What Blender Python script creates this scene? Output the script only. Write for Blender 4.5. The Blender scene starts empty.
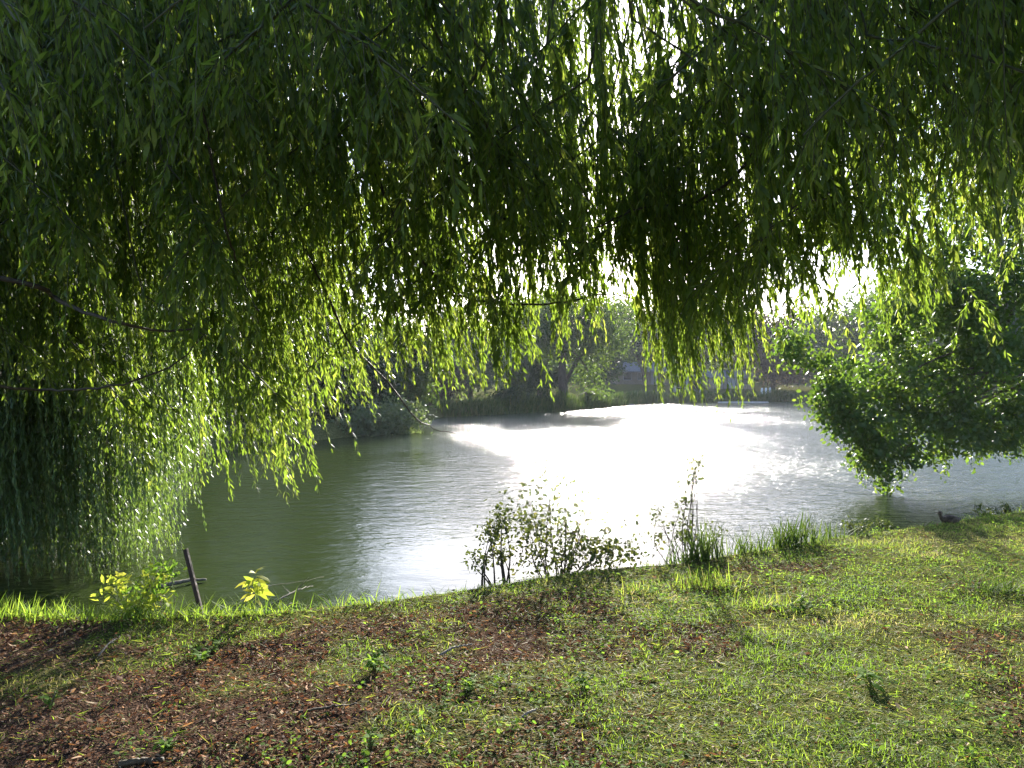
import bpy, math
import numpy as np
from mathutils import Vector

R = math.radians
rng = np.random.default_rng(7)
SC = bpy.context.scene
COL = SC.collection

# ------------------------------------------------------------------ camera, sky, sun, exposure
F = 760.0; HOR = 380.0; CAMZ = 1.6
cd = bpy.data.cameras.new('camera'); cam = bpy.data.objects.new('camera', cd); COL.objects.link(cam)
cd.sensor_width = 36.0; cd.lens = F / 1024 * 36.0
cd.clip_start = 0.05; cd.clip_end = 3000
cam.location = (0, 0, CAMZ); cam.rotation_euler = (R(90) - math.atan((384 - HOR) / F), 0, 0)
SC.camera = cam

SUN_AZ = math.atan(0.12); SUN_EL = R(18.9)
w = bpy.data.worlds.new('World'); SC.world = w; w.use_nodes = True
wn = w.node_tree.nodes; wl = w.node_tree.links
bg = wn['Background']
sky = wn.new('ShaderNodeTexSky'); sky.sky_type = 'NISHITA'; sky.sun_disc = False
sky.sun_elevation = SUN_EL; sky.sun_rotation = SUN_AZ
sky.air_density = 1.0; sky.dust_density = .7; sky.ozone_density = 2.5
tint = wn.new('ShaderNodeMix'); tint.data_type = 'RGBA'; tint.blend_type = 'MULTIPLY'; tint.inputs[0].default_value = 1.0; tint.inputs[7].default_value = (.96, .94, 1.06, 1)
wl.new(sky.outputs[0], tint.inputs[6]); wl.new(tint.outputs[2], bg.inputs[0]); bg.inputs[1].default_value = 0.11

sl = bpy.data.lights.new('sun', 'SUN'); sl.energy = 5.0; sl.angle = R(0.6); sl.color = (1.0, 0.95, 0.86)
so = bpy.data.objects.new('sun', sl); COL.objects.link(so)
sdir = Vector((math.sin(SUN_AZ) * math.cos(SUN_EL), math.cos(SUN_AZ) * math.cos(SUN_EL), math.sin(SUN_EL)))
so.rotation_euler = sdir.to_track_quat('Z', 'Y').to_euler(); so.location = (3, 30, 25)

SC.view_settings.view_transform = 'Standard'; SC.view_settings.look = 'None'
SC.view_settings.exposure = 2.1; SC.view_settings.gamma = 1.0
SC.render.engine = 'CYCLES'
cy = SC.cycles
cy.use_denoising = True
cy.max_bounces = 8; cy.diffuse_bounces = 4; cy.glossy_bounces = 3; cy.transmission_bounces = 6
cy.volume_bounces = 0
cy.caustics_reflective = False; cy.caustics_refractive = False
cy.sample_clamp_indirect = 6.0; cy.sample_clamp_direct = 0.0

# ------------------------------------------------------------------ helpers
def at(px, py, Y):
    return np.array([(px - 512) / F * Y, Y, CAMZ - (py - HOR) / F * Y])

def unit(a):
    return a / np.maximum(np.linalg.norm(a, axis=-1, keepdims=True), 1e-9)

def _hash(ix, iy, seed):
    h = (ix.astype(np.int64) * 374761393 + iy.astype(np.int64) * 668265263 + seed * 974634777) & 0xFFFFFFFF
    h = ((h ^ (h >> 13)) * 1274126177) & 0xFFFFFFFF
    return ((h ^ (h >> 16)) & 0xFFFF) / 65535.0

def vnoise(x, y, seed=0):
    x = np.asarray(x, float); y = np.asarray(y, float)
    ix = np.floor(x); iy = np.floor(y); fx = x - ix; fy = y - iy
    fx = fx * fx * (3 - 2 * fx); fy = fy * fy * (3 - 2 * fy)
    a = _hash(ix, iy, seed); b = _hash(ix + 1, iy, seed); c = _hash(ix, iy + 1, seed); d = _hash(ix + 1, iy + 1, seed)
    return (a * (1 - fx) + b * fx) * (1 - fy) + (c * (1 - fx) + d * fx) * fy

def fbm(x, y, seed=0, oct=4):
    s = 0; a = 0.5; t = 0
    for o in range(oct):
        s = s + a * vnoise(x * 2 ** o, y * 2 ** o, seed + o * 17); t += a; a *= 0.5
    return s / t

def sstep(a, b, x):
    t = np.clip((x - a) / (b - a), 0, 1); return t * t * (3 - 2 * t)

class MB:
    """collects polygons with a per-vertex random value and a material slot"""
    def __init__(s): s.V = []; s.rn = []; s.P = []; s.n = 0
    def add(s, V, faces, mi=0, rnd=0.5, smooth=False):
        V = np.asarray(V, float).reshape(-1, 3); m = len(V)
        s.V.append(V); s.rn.append(np.broadcast_to(np.asarray(rnd, float), (m,)).copy())
        for f in faces:
            f = np.asarray(f, np.int64)
            if f.size: s.P.append((f + s.n, mi, smooth))
        s.n += m
    def build(s, name, mats, parent=None):
        me = bpy.data.meshes.new(name)
        V = np.concatenate(s.V); me.vertices.add(len(V)); me.vertices.foreach_set('co', V.astype(np.float32).ravel())
        idx = np.concatenate([p[0].ravel() for p in s.P])
        tot = np.concatenate([np.full(len(p[0]), p[0].shape[1]) for p in s.P])
        mi = np.concatenate([np.full(len(p[0]), p[1]) for p in s.P])
        sm = np.concatenate([np.full(len(p[0]), p[2]) for p in s.P])
        st = np.concatenate([[0], np.cumsum(tot)[:-1]])
        me.loops.add(len(idx)); me.loops.foreach_set('vertex_index', idx.astype(np.int32))
        me.polygons.add(len(tot)); me.polygons.foreach_set('loop_start', st.astype(np.int32))
        me.polygons.foreach_set('loop_total', tot.astype(np.int32))
        me.polygons.foreach_set('material_index', mi.astype(np.int32))
        me.polygons.foreach_set('use_smooth', sm.astype(bool))
        at_ = me.attributes.new('rnd', 'FLOAT', 'POINT'); at_.data.foreach_set('value', np.concatenate(s.rn).astype(np.float32))
        for m in (mats if isinstance(mats, (list, tuple)) else [mats]): me.materials.append(m)
        me.update(calc_edges=True); me.validate()
        o = bpy.data.objects.new(name, me); COL.objects.link(o)
        if parent is not None: o.parent = parent
        return o

def tubes(mb, paths, radii, k=5, mi=0, rnd=0.5, smooth=True, cap=True):
    """paths (S,n,3), radii (S,n) or (n,)"""
    P = np.asarray(paths, float)
    if P.ndim == 2: P = P[None]
    S, n, _ = P.shape
    r = np.broadcast_to(np.asarray(radii, float), (S, n))
    T = np.gradient(P, axis=1); T = unit(T)
    ref = np.where(np.abs(T[:, :1, 2:3]) > 0.8, np.array([1.0, 0.13, 0]), np.array([0, 0.11, 1.0]))
    A = unit(np.cross(T, np.broadcast_to(ref, T.shape))); B = np.cross(T, A)
    th = np.arange(k) / k * 2 * math.pi
    V = P[:, :, None] + r[:, :, None, None] * (A[:, :, None] * np.cos(th)[:, None] + B[:, :, None] * np.sin(th)[:, None])
    base = (np.arange(S) * n * k)[:, None, None]
    i = (np.arange(n - 1) * k)[None, :, None]; j = np.arange(k)[None, None, :]; j2 = (j + 1) % k
    f = np.stack([base + i + j, base + i + j2, base + i + k + j2, base + i + k + j], -1).reshape(-1, 4)
    fs = [f]
    if cap and k >= 3:
        fs.append((base[:, :, 0] + np.arange(k)[::-1][None]).reshape(S, k)); fs.append((base[:, :, 0] + (n - 1) * k + np.arange(k)[None]).reshape(S, k))
    rv = np.asarray(rnd, float)
    if rv.ndim == 1: rv = np.repeat(rv, n * k)
    mb.add(V, fs, mi, rv, smooth)

def spline(pts, n):
    """Catmull-Rom through pts"""
    p = np.asarray(pts, float); p = np.vstack([2 * p[0] - p[1], p, 2 * p[-1] - p[-2]])
    m = len(p) - 3; t = np.linspace(0, m - 1e-6, n); i = t.astype(int); u = (t - i)[:, None]
    a, b, c, d = p[i], p[i + 1], p[i + 2], p[i + 3]
    return 0.5 * (2 * b + (c - a) * u + (2 * a - 5 * b + 4 * c - d) * u ** 2 + (3 * b - a - 3 * c + d) * u ** 3)

TPL = {
 'willow': (np.array([[0, 0], [.33, -.5], [.33, .5], [.68, -.40], [.68, .40], [1, 0]]), [np.array([[0, 1, 2], [3, 5, 4]]), np.array([[1, 3, 4, 2]])]),
 'oval': (np.array([[0, 0], [.28, -.46], [.28, .46], [.66, -.42], [.66, .42], [1, 0]]), [np.array([[0, 1, 2], [3, 5, 4]]), np.array([[1, 3, 4, 2]])]),
 'rhomb': (np.array([[0, 0], [.45, -.5], [1, 0], [.45, .5]]), [np.array([[0, 1, 2, 3]])]),
 'blade': (np.array([[0, -.5], [0, .5], [.4, -.42], [.4, .42], [.75, -.26], [.75, .26], [1, 0]]), [np.array([[0, 2, 3, 1], [2, 4, 5, 3]]), np.array([[4, 6, 5]])]),
 'shortblade': (np.array([[0, -.5], [0, .5], [.55, -.38], [.55, .38], [1, 0]]), [np.array([[0, 2, 3, 1]]), np.array([[2, 4, 3]])]),
}
def leaves(mb, P, D, N, L, W, curl=0.1, kind='willow', mi=0, rnd=None, fold=0.0):
    P = np.asarray(P, float); n = len(P)
    if n == 0: return
    D = unit(np.broadcast_to(D, (n, 3))); S = unit(np.cross(D, np.broadcast_to(N, (n, 3)))); M = np.cross(S, D)
    L = np.broadcast_to(L, (n,))[:, None, None]; W = np.broadcast_to(W, (n,))[:, None, None]
    c = np.broadcast_to(curl, (n,))[:, None, None]
    uv, fs = TPL[kind]; u = uv[:, 0][None, :, None]; v = uv[:, 1][None, :, None]
    V = P[:, None] + D[:, None] * u * L * (1 - 0.35 * np.abs(c) * u) + S[:, None] * v * W + M[:, None] * (-c * L * u ** 2 + fold * W * np.abs(v))
    b = (np.arange(n) * len(uv))[:, None, None]
    r = rng.random(n) if rnd is None else np.broadcast_to(rnd, (n,))
    mb.add(V, [(b + f[None]).reshape(-1, f.shape[1]) for f in fs], mi, np.repeat(r, len(uv)), False)

def rdir(n):
    return unit(rng.normal(size=(n, 3)))

def tag(o, label=None, cat=None, group=None, kind=None):
    for k, v in (('label', label), ('category', cat), ('group', group), ('kind', kind)):
        if v: o[k] = v
    return o

def empty(name, loc, label, cat, group=None):
    o = bpy.data.objects.new(name, None); COL.objects.link(o)
    o.empty_display_size = 0.2; o['_loc'] = [float(v) for v in loc]
    return tag(o, label, cat, group)

def settle(o):
    """move the thing's origin to its base once its parts (built in world space) are there"""
    loc = Vector(o['_loc']); del o['_loc']
    o.location = loc
    for c in o.children: c.location = c.location - loc

# ------------------------------------------------------------------ materials
def nt(name):
    m = bpy.data.materials.new(name); m.use_nodes = True; m.node_tree.nodes.clear()
    return m, m.node_tree.nodes, m.node_tree.links

def ramp(nodes, stops):
    r = nodes.new('ShaderNodeValToRGB'); e = r.color_ramp.elements
    while len(e) < len(stops): e.new(0.5)
    for q, (p, c) in zip(e, stops): q.position = p; q.color = (*c, 1)
    return r

def leaf_mat(name, stops, tstops, tmix=0.5, rough=0.45, spec=0.5):
    m, n, l = nt(name)
    a = n.new('ShaderNodeAttribute'); a.attribute_name = 'rnd'
    r1 = ramp(n, stops); r2 = ramp(n, tstops)
    l.new(a.outputs['Fac'], r1.inputs[0]); l.new(a.outputs['Fac'], r2.inputs[0])
    p = n.new('ShaderNodeBsdfPrincipled'); p.inputs['Roughness'].default_value = rough
    p.inputs['Specular IOR Level'].default_value = spec
    t = n.new('ShaderNodeBsdfTranslucent'); mx = n.new('ShaderNodeMixShader'); mx.inputs[0].default_value = tmix
    o = n.new('ShaderNodeOutputMaterial')
    l.new(r1.outputs[0], p.inputs['Base Color']); l.new(r2.outputs[0], t.inputs['Color'])
    l.new(p.outputs[0], mx.inputs[1]); l.new(t.outputs[0], mx.inputs[2]); l.new(mx.outputs[0], o.inputs[0])
    return m

def noise_mat(name, stops, scale=8, rough=0.8, bump=0.3, detail=6, stretch=(1, 1, 1), spec=0.3, bscale=None):
    m, n, l = nt(name)
    tc = n.new('ShaderNodeTexCoord'); mp = n.new('ShaderNodeMapping'); mp.inputs['Scale'].default_value = stretch
    nz = n.new('ShaderNodeTexNoise'); nz.inputs['Scale'].default_value = scale; nz.inputs['Detail'].default_value = detail
    l.new(tc.outputs['Object'], mp.inputs[0]); l.new(mp.outputs[0], nz.inputs['Vector'])
    r = ramp(n, stops); l.new(nz.outputs[0], r.inputs[0])
    p = n.new('ShaderNodeBsdfPrincipled'); p.inputs['Roughness'].default_value = rough; p.inputs['Specular IOR Level'].default_value = spec
    b = n.new('ShaderNodeBump'); b.inputs['Strength'].default_value = bump; b.inputs['Distance'].default_value = 0.02
    o = n.new('ShaderNodeOutputMaterial')
    l.new(r.outputs[0], p.inputs['Base Color']); l.new(nz.outputs[0], b.inputs['Height']); l.new(b.outputs[0], p.inputs['Normal']); l.new(p.outputs[0], o.inputs[0])
    return m

M = {}
M['willow'] = leaf_mat('willow_leaf', [(0, (.036, .060, .014)), (.6, (.066, .098, .022)), (1, (.12, .145, .035))],
                       [(0, (.15, .25, .02)), (.6, (.26, .37, .035)), (1, (.48, .53, .08))], .56, .45, .4)
M['willow2'] = leaf_mat('pale_willow_leaf', [(0, (.05, .09, .035)), (.6, (.09, .14, .055)), (1, (.14, .19, .07))],
                        [(0, (.14, .24, .03)), (.7, (.24, .36, .05)), (1, (.36, .44, .06))], .38, .45, .5)
M['broad'] = leaf_mat('broad_leaf', [(0, (.025, .055, .012)), (.7, (.05, .09, .018)), (1, (.10, .13, .03))],
                      [(0, (.10, .20, .015)), (.7, (.19, .31, .025)), (1, (.34, .40, .05))], .42, .45, .35)
M['shrub'] = leaf_mat('shrub_leaf', [(0, (.025, .042, .012)), (.7, (.045, .062, .016)), (1, (.11, .10, .025))],
                      [(0, (.08, .12, .02)), (.7, (.16, .19, .03)), (1, (.36, .33, .05))], .25, .6, .2)
M['yellow'] = leaf_mat('yellow_leaf', [(0, (.13, .18, .03)), (.6, (.22, .26, .04)), (1, (.36, .32, .06))],
                       [(0, (.35, .46, .04)), (.6, (.52, .58, .06)), (1, (.72, .62, .10))], .5, .6, .2)
M['far_dark'] = leaf_mat('far_dark_leaf', [(0, (.015, .030, .012)), (1, (.035, .060, .020))], [(0, (.04, .08, .012)), (1, (.08, .14, .02))], .3, .6, .3)
M['far_mid'] = leaf_mat('far_mid_leaf', [(0, (.035, .060, .020)), (1, (.065, .10, .03))], [(0, (.10, .17, .02)), (1, (.18, .26, .03))], .4, .55, .3)
M['far_pale'] = leaf_mat('far_pale_leaf', [(0, (.06, .085, .045)), (1, (.12, .15, .07))], [(0, (.14, .20, .05)), (1, (.24, .30, .07))], .4, .55, .3)
M['far_red'] = leaf_mat('far_brown_leaf', [(0, (.035, .028, .022)), (1, (.07, .055, .04))], [(0, (.07, .06, .03)), (1, (.13, .10, .05))], .35, .6, .3)
M['grass'] = leaf_mat('grass_blade', [(0, (.055, .11, .016)), (.5, (.10, .165, .022)), (.75, (.18, .20, .04)), (1, (.34, .28, .13))],
                      [(0, (.22, .36, .03)), (.5, (.33, .47, .04)), (.75, (.45, .47, .07)), (1, (.46, .37, .15))], .55, .65, .15)
M['tallgrass'] = leaf_mat('tall_grass_blade', [(0, (.06, .11, .018)), (1, (.12, .17, .03))], [(0, (.22, .38, .03)), (1, (.40, .52, .06))], .5, .7, .12)
M['reed'] = leaf_mat('reed_blade', [(0, (.025, .05, .012)), (.8, (.06, .09, .02)), (1, (.15, .14, .05))], [(0, (.07, .14, .015)), (1, (.18, .25, .04))], .3, .7, .12)
M['litter'] = leaf_mat('fallen_leaf', [(0, (.045, .028, .020)), (.3, (.14, .075, .045)), (.6, (.27, .145, .085)), (.8, (.40, .20, .095)), (.93, (.44, .34, .23)), (1, (.60, .46, .28))],
                       [(0, (.06, .02, .01)), (.6, (.20, .07, .02)), (1, (.45, .22, .06))], .25, .8, .12)
M['cover'] = leaf_mat('ground_cover_leaf', [(0, (.05, .11, .018)), (.7, (.09, .17, .028)), (1, (.16, .22, .05))], [(0, (.16, .32, .03)), (1, (.33, .48, .05))], .5, .8, .08)
M['bark'] = noise_mat('bark', [(.3, (.045, .035, .026)), (.7, (.13, .10, .075))], 14, .9, .8, 8, (1, 1, .25))
M['pale_bark'] = noise_mat('pale_bark', [(.3, (.17, .16, .14)), (.7, (.36, .34, .31))], 9, .85, .6, 8, (1, 1, .4))
M['twig'] = noise_mat('twig_bark', [(.3, (.030, .022, .013)), (.7, (.07, .05, .026))], 30, .7, .2)
M['greentwig'] = noise_mat('green_twig', [(.3, (.045, .05, .016)), (.7, (.09, .08, .03))], 30, .6, .1)
M['deadwood'] = noise_mat('dead_wood', [(.3, (.10, .085, .07)), (.7, (.24, .21, .17))], 40, .85, .4, 6, (1, 1, .3))
M['rust'] = noise_mat('rusty_steel', [(.3, (.018, .012, .011)), (.55, (.045, .026, .02)), (.8, (.10, .05, .03))], 35, .7, .4)
M['cutwood'] = noise_mat('cut_wood', [(.3, (.05, .036, .026)), (.7, (.13, .09, .06))], 40, .9, .5, 6, (1, 1, .2))

# ------------------------------------------------------------------ terrain
NEAR = [(-12, 10.5), (-9, 7.7), (-6.5, 6.1), (-5, 5.5), (-3.5, 5.25), (-2.7, 5.15), (-1.74, 5.3), (-.83, 5.65), (.065, 6.2), (.75, 6.5), (1.2, 6.65),
        (1.68, 6.85), (2.35, 7.25), (3.1, 7.7), (3.9, 8.1), (4.8, 8.6), (6.2, 9.3), (8, 10.6), (10.2, 12.6), (14.8, 17), (25, 31), (38, 48), (44, 64)]
FAR = [(40, 74), (26, 74), (17.8, 72), (11.5, 68), (7.5, 60), (3.3, 52), (-.7, 47), (-4, 43), (-4.6, 36), (-5.6, 29), (-7.5, 25), (-10, 19), (-12.5, 14)]
NEAR = [(a, b + .12) for a, b in NEAR]
LAKE = np.array(NEAR + FAR, float)
def lake_sd(x, y):
    """signed distance to the shoreline, positive on land"""
    x = np.asarray(x, float); y = np.asarray(y, float); sh = x.shape; p = np.stack([x.ravel(), y.ravel()], -1)
    d = np.full(len(p), 1e9); ins = np.zeros(len(p), bool); n = len(LAKE)
    for i in range(n):
        a = LAKE[i]; b = LAKE[(i + 1) % n]; e = b - a; w_ = p - a
        t = np.clip((w_ @ e) / (e @ e), 0, 1); d = np.minimum(d, np.linalg.norm(w_ - t[:, None] * e, axis=1))
        c = ((a[1] <= p[:, 1]) != (b[1] <= p[:, 1])) & (p[:, 0] < (b[0] - a[0]) * (p[:, 1] - a[1]) / (b[1] - a[1] + 1e-12) + a[0])
        ins ^= c
    return np.where(ins, -d, d).reshape(sh)
WZ = -0.5
def hgt(x, y):
    x = np.asarray(x, float); y = np.asarray(y, float)
    d = lake_sd(x, y) + 0.10 * (fbm(x * 1.3, y * 1.3, 5) - .5) * sstep(30, 12, y)
    land = WZ - 0.1 + 0.6 * sstep(-0.15, 0.22, d)
    land = land + 0.10 * (fbm(x * .55, y * .55, 3) - .5) * sstep(0.2, 1.2, d) + 0.045 * (fbm(x * 3.2, y * 3.2, 9, 4) - .5) * sstep(0, .5, d) * sstep(20, 12, y)
    land = land + sstep(24, 45, y) * 0.05 * np.clip(d - 1.0, 0, 20)
    bed = WZ - 0.1 - np.clip(-d - 0.15, 0, 3) * 0.5
    return np.where(d > -0.15, land, bed)

def litter(x, y):
    """0 = grass, 1 = bare leaf litter"""
    b = 0.35 - 0.12 * (y - 4.5)
    m = sstep(1.2, -1.1, (x - b) + 2.6 * (fbm(x * 1.1 + 3, y * 1.1, 21) - .5))
    patch = sstep(.57, .70, fbm(x * 1.7, y * 1.7, 33)) * .8
    green = sstep(.58, .72, fbm(x * 2.0 + 9, y * 2.0, 41)) * .75
    m = np.maximum(m * (1 - green), patch * sstep(.0, .4, 1.0 - 0.1 * np.abs(x)))
    edge = sstep(0.75, 0.25, lake_sd(x, y) + .25 * (fbm(x * 3, y * 3, 12) - .5))
    return m * (1 - edge * sstep(-2.4, -1.4, x)) * sstep(14, 11, y)

gx = np.concatenate([-np.geomspace(900, 9, 42), np.arange(-8.5, 9.0, .06), np.arange(9.3, 40, .6), np.geomspace(41, 900, 26)])
gy = np.concatenate([-np.geomspace(300, 2, 14), np.arange(-1.0, 2.0, .25), np.arange(2.0, 12, .06), np.arange(12.2, 34, .7), np.arange(34, 100, 1.5), np.geomspace(102, 1500, 20)])
GX, GY = np.meshgrid(gx, gy); GZ = hgt(GX, GY)
nx, ny = len(gx), len(gy)
ii, jj = np.meshgrid(np.arange(ny - 1), np.arange(nx - 1), indexing='ij'); k0 = (ii * nx + jj).ravel()
mb = MB(); mb.add(np.stack([GX, GY, GZ], -1), [np.stack([k0, k0 + 1, k0 + nx + 1, k0 + nx], -1)], 0, litter(GX, GY).ravel(), True)

def ground_mat():
    m, n, l = nt('ground_soil_and_turf')
    tc = n.new('ShaderNodeTexCoord'); a = n.new('ShaderNodeAttribute'); a.attribute_name = 'rnd'
    n1 = n.new('ShaderNodeTexNoise'); n1.inputs['Scale'].default_value = 22; n1.inputs['Detail'].default_value = 8; n1.inputs['Roughness'].default_value = .7
    n2 = n.new('ShaderNodeTexNoise'); n2.inputs['Scale'].default_value = 3; n2.inputs['Detail'].default_value = 5
    vo = n.new('ShaderNodeTexVoronoi'); vo.inputs['Scale'].default_value = 90
    for q in (n1, n2, vo): l.new(tc.outputs['Object'], q.inputs['Vector'])
    soil = ramp(n, [(.3, (.016, .011, .009)), (.5, (.060, .038, .027)), (.7, (.15, .095, .065))]); l.new(n1.outputs[0], soil.inputs[0])
    turf = ramp(n, [(.3, (.030, .034, .012)), (.5, (.085, .090, .028)), (.72, (.19, .16, .07))]); l.new(n1.outputs[0], turf.inputs[0])
    mx = n.new('ShaderNodeMix'); mx.data_type = 'RGBA'
    l.new(a.outputs['Fac'], mx.inputs[0]); l.new(turf.outputs[0], mx.inputs[6]); l.new(soil.outputs[0], mx.inputs[7])
    p = n.new('ShaderNodeBsdfPrincipled'); p.inputs['Roughness'].default_value = 1.0; p.inputs['Specular IOR Level'].default_value = 0.0
    b = n.new('ShaderNodeBump'); b.inputs['Strength'].default_value = .7; b.inputs['Distance'].default_value = .02
    ad = n.new('ShaderNodeMath'); ad.operation = 'ADD'; l.new(n1.outputs[0], ad.inputs[0]); l.new(vo.outputs[0], ad.inputs[1])
    l.new(ad.outputs[0], b.inputs['Height']); l.new(b.outputs[0], p.inputs['Normal']); l.new(mx.outputs[2], p.inputs['Base Color'])
    o = n.new('ShaderNodeOutputMaterial'); l.new(p.outputs[0], o.inputs[0]); return m
tag(mb.build('ground', ground_mat()), kind='structure')

def water_mat():
    m, n, l = nt('lake_water')
    tc = n.new('ShaderNodeTexCoord')
    def noise(scale, detail, st, rot=0, dist=0):
        mp = n.new('ShaderNodeMapping'); mp.inputs['Scale'].default_value = st; mp.inputs['Rotation'].default_value = (0, 0, rot)
        q = n.new('ShaderNodeTexNoise'); q.inputs['Scale'].default_value = scale; q.inputs['Detail'].default_value = detail; q.inputs['Distortion'].default_value = dist
        l.new(tc.outputs['Object'], mp.inputs[0]); l.new(mp.outputs[0], q.inputs['Vector']); return q
    w0 = noise(1.7, 2, (1, 1.9, 1), R(12), .3); w1 = noise(5.5, 3, (1, 1.6, 1), R(18), .4); w2 = noise(15.0, 3, (1, 1.4, 1), R(-22), .3)
    wind = noise(.11, 3, (1, .8, 1), R(30))
    wr = ramp(n, [(.22, (.03, .03, .03)), (.98, (1, 1, 1))])
    sx = n.new('ShaderNodeSeparateXYZ'); l.new(tc.outputs['Object'], sx.inputs[0])
    g1 = n.new('ShaderNodeMath'); g1.operation = 'MULTIPLY_ADD'; g1.inputs[1].default_value = .028; g1.inputs[2].default_value = -.42; l.new(sx.outputs[0], g1.inputs[0])
    g2 = n.new('ShaderNodeMath'); g2.operation = 'MULTIPLY_ADD'; g2.inputs[1].default_value = .022; l.new(sx.outputs[1], g2.inputs[0]); l.new(g1.outputs[0], g2.inputs[2])
    g2.use_clamp = False
    mn = n.new('ShaderNodeMath'); mn.operation = 'MINIMUM'; mn.inputs[1].default_value = .14; l.new(g2.outputs[0], mn.inputs[0])
    ad = n.new('ShaderNodeMath'); ad.operation = 'ADD'; l.new(wind.outputs[0], ad.inputs[0]); l.new(mn.outputs[0], ad.inputs[1]); l.new(ad.outputs[0], wr.inputs[0])
    s1 = n.new('ShaderNodeMath'); s1.operation = 'MULTIPLY_ADD'; s1.inputs[1].default_value = .45
    s0 = n.new('ShaderNodeMath'); s0.operation = 'MULTIPLY_ADD'; s0.inputs[1].default_value = 1.9; l.new(w0.outputs[0], s0.inputs[0]); l.new(w1.outputs[0], s0.inputs[2])
    l.new(w2.outputs[0], s1.inputs[0]); l.new(s0.outputs[0], s1.inputs[2])
    s2 = n.new('ShaderNodeMath'); s2.operation = 'MULTIPLY'; l.new(s1.outputs[0], s2.inputs[0]); l.new(wr.outputs[0], s2.inputs[1])
    b = n.new('ShaderNodeBump'); b.inputs['Strength'].default_value = 1.0; b.inputs['Distance'].default_value = .09
    l.new(s2.outputs[0], b.inputs['Height'])
    p = n.new('ShaderNodeBsdfPrincipled'); p.inputs['Base Color'].default_value = (.028, .042, .010, 1)
    rr = n.new('ShaderNodeMath'); rr.operation = 'MULTIPLY_ADD'; rr.inputs[1].default_value = .22; rr.inputs[2].default_value = .02; l.new(wr.outputs[0], rr.inputs[0]); l.new(rr.outputs[0], p.inputs['Roughness']); p.inputs['IOR'].default_value = 1.333; p.inputs['Specular IOR Level'].default_value = .22
    l.new(b.outputs[0], p.inputs['Normal'])
    o = n.new('ShaderNodeOutputMaterial'); l.new(p.outputs[0], o.inputs[0]); return m
mb = MB()
mb.add([(x, y, WZ) for y in np.linspace(3, 90, 30) for x in np.linspace(-22, 55, 30)],
       [np.array([[r * 30 + c, r * 30 + c + 1, r * 30 + c + 31, r * 30 + c + 30] for r in range(29) for c in range(29)])], 0, .5, True)
tag(mb.build('water', water_mat()), kind='structure')

# two low pale slabs off the far shore, painting sunlit glints on the water
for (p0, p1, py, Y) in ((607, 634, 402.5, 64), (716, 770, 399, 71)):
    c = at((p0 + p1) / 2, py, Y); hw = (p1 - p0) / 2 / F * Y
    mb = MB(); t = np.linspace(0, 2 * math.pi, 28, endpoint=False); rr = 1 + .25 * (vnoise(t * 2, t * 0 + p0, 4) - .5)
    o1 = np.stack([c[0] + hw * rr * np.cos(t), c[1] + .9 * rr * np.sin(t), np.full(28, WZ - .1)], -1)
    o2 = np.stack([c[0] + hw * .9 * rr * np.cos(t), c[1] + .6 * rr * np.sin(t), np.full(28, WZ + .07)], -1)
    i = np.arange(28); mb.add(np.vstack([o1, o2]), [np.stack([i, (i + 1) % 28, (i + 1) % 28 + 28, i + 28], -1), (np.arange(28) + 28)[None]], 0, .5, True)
    tag(mb.build('glint_bar', noise_mat('pale_glint', [(.3, (.25, .24, .20)), (.7, (.42, .40, .34))], 3)), kind='structure')

def crown(mb, blobs, nleaf, size, clump, kind='rhomb', mi=0, up=.5, flat=.8, droop=0.0, asp=.55):
    """leaf clumps through the volume of several ellipsoids (centre, radii)"""
    vol = np.array([np.prod(b[1]) ** (2 / 3) for b in blobs]); vol = vol / vol.sum()
    cen_all = []
    for (c, r), v in zip(blobs, vol):
        n = max(70, int(nleaf * v)); r = np.asarray(r, float)
        nc = max(5, int(n / 45)); d = rdir(nc); rr = rng.random(nc) ** .45
        ce = np.asarray(c) + d * r * rr[:, None] * (0.8 + .35 * vnoise(d[:, 0] * 2.3 + c[0], d[:, 2] * 2.3 + c[1], 8))[:, None]
        cen_all.append(ce)
        ci = rng.integers(0, nc, n); q = rng.normal(size=(n, 3)) * np.array([clump, clump, clump * flat]); P = ce[ci] + q
        D = unit(rdir(n) + np.array([0, 0, -droop]) + unit(q) * .4); N = unit(rdir(n) * .9 + np.array([0, 0, up]) + unit(P - np.asarray(c)) * .4)
        L = size * rng.uniform(.6, 1.35, n)
        leaves(mb, P, D, N, L, L * asp * rng.uniform(.8, 1.2, n), rng.uniform(0, .3, n), kind, mi, np.clip(rng.random(nc)[ci] * .5 + rng.random(n) * .5, 0, 1))
    return cen_all

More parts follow.
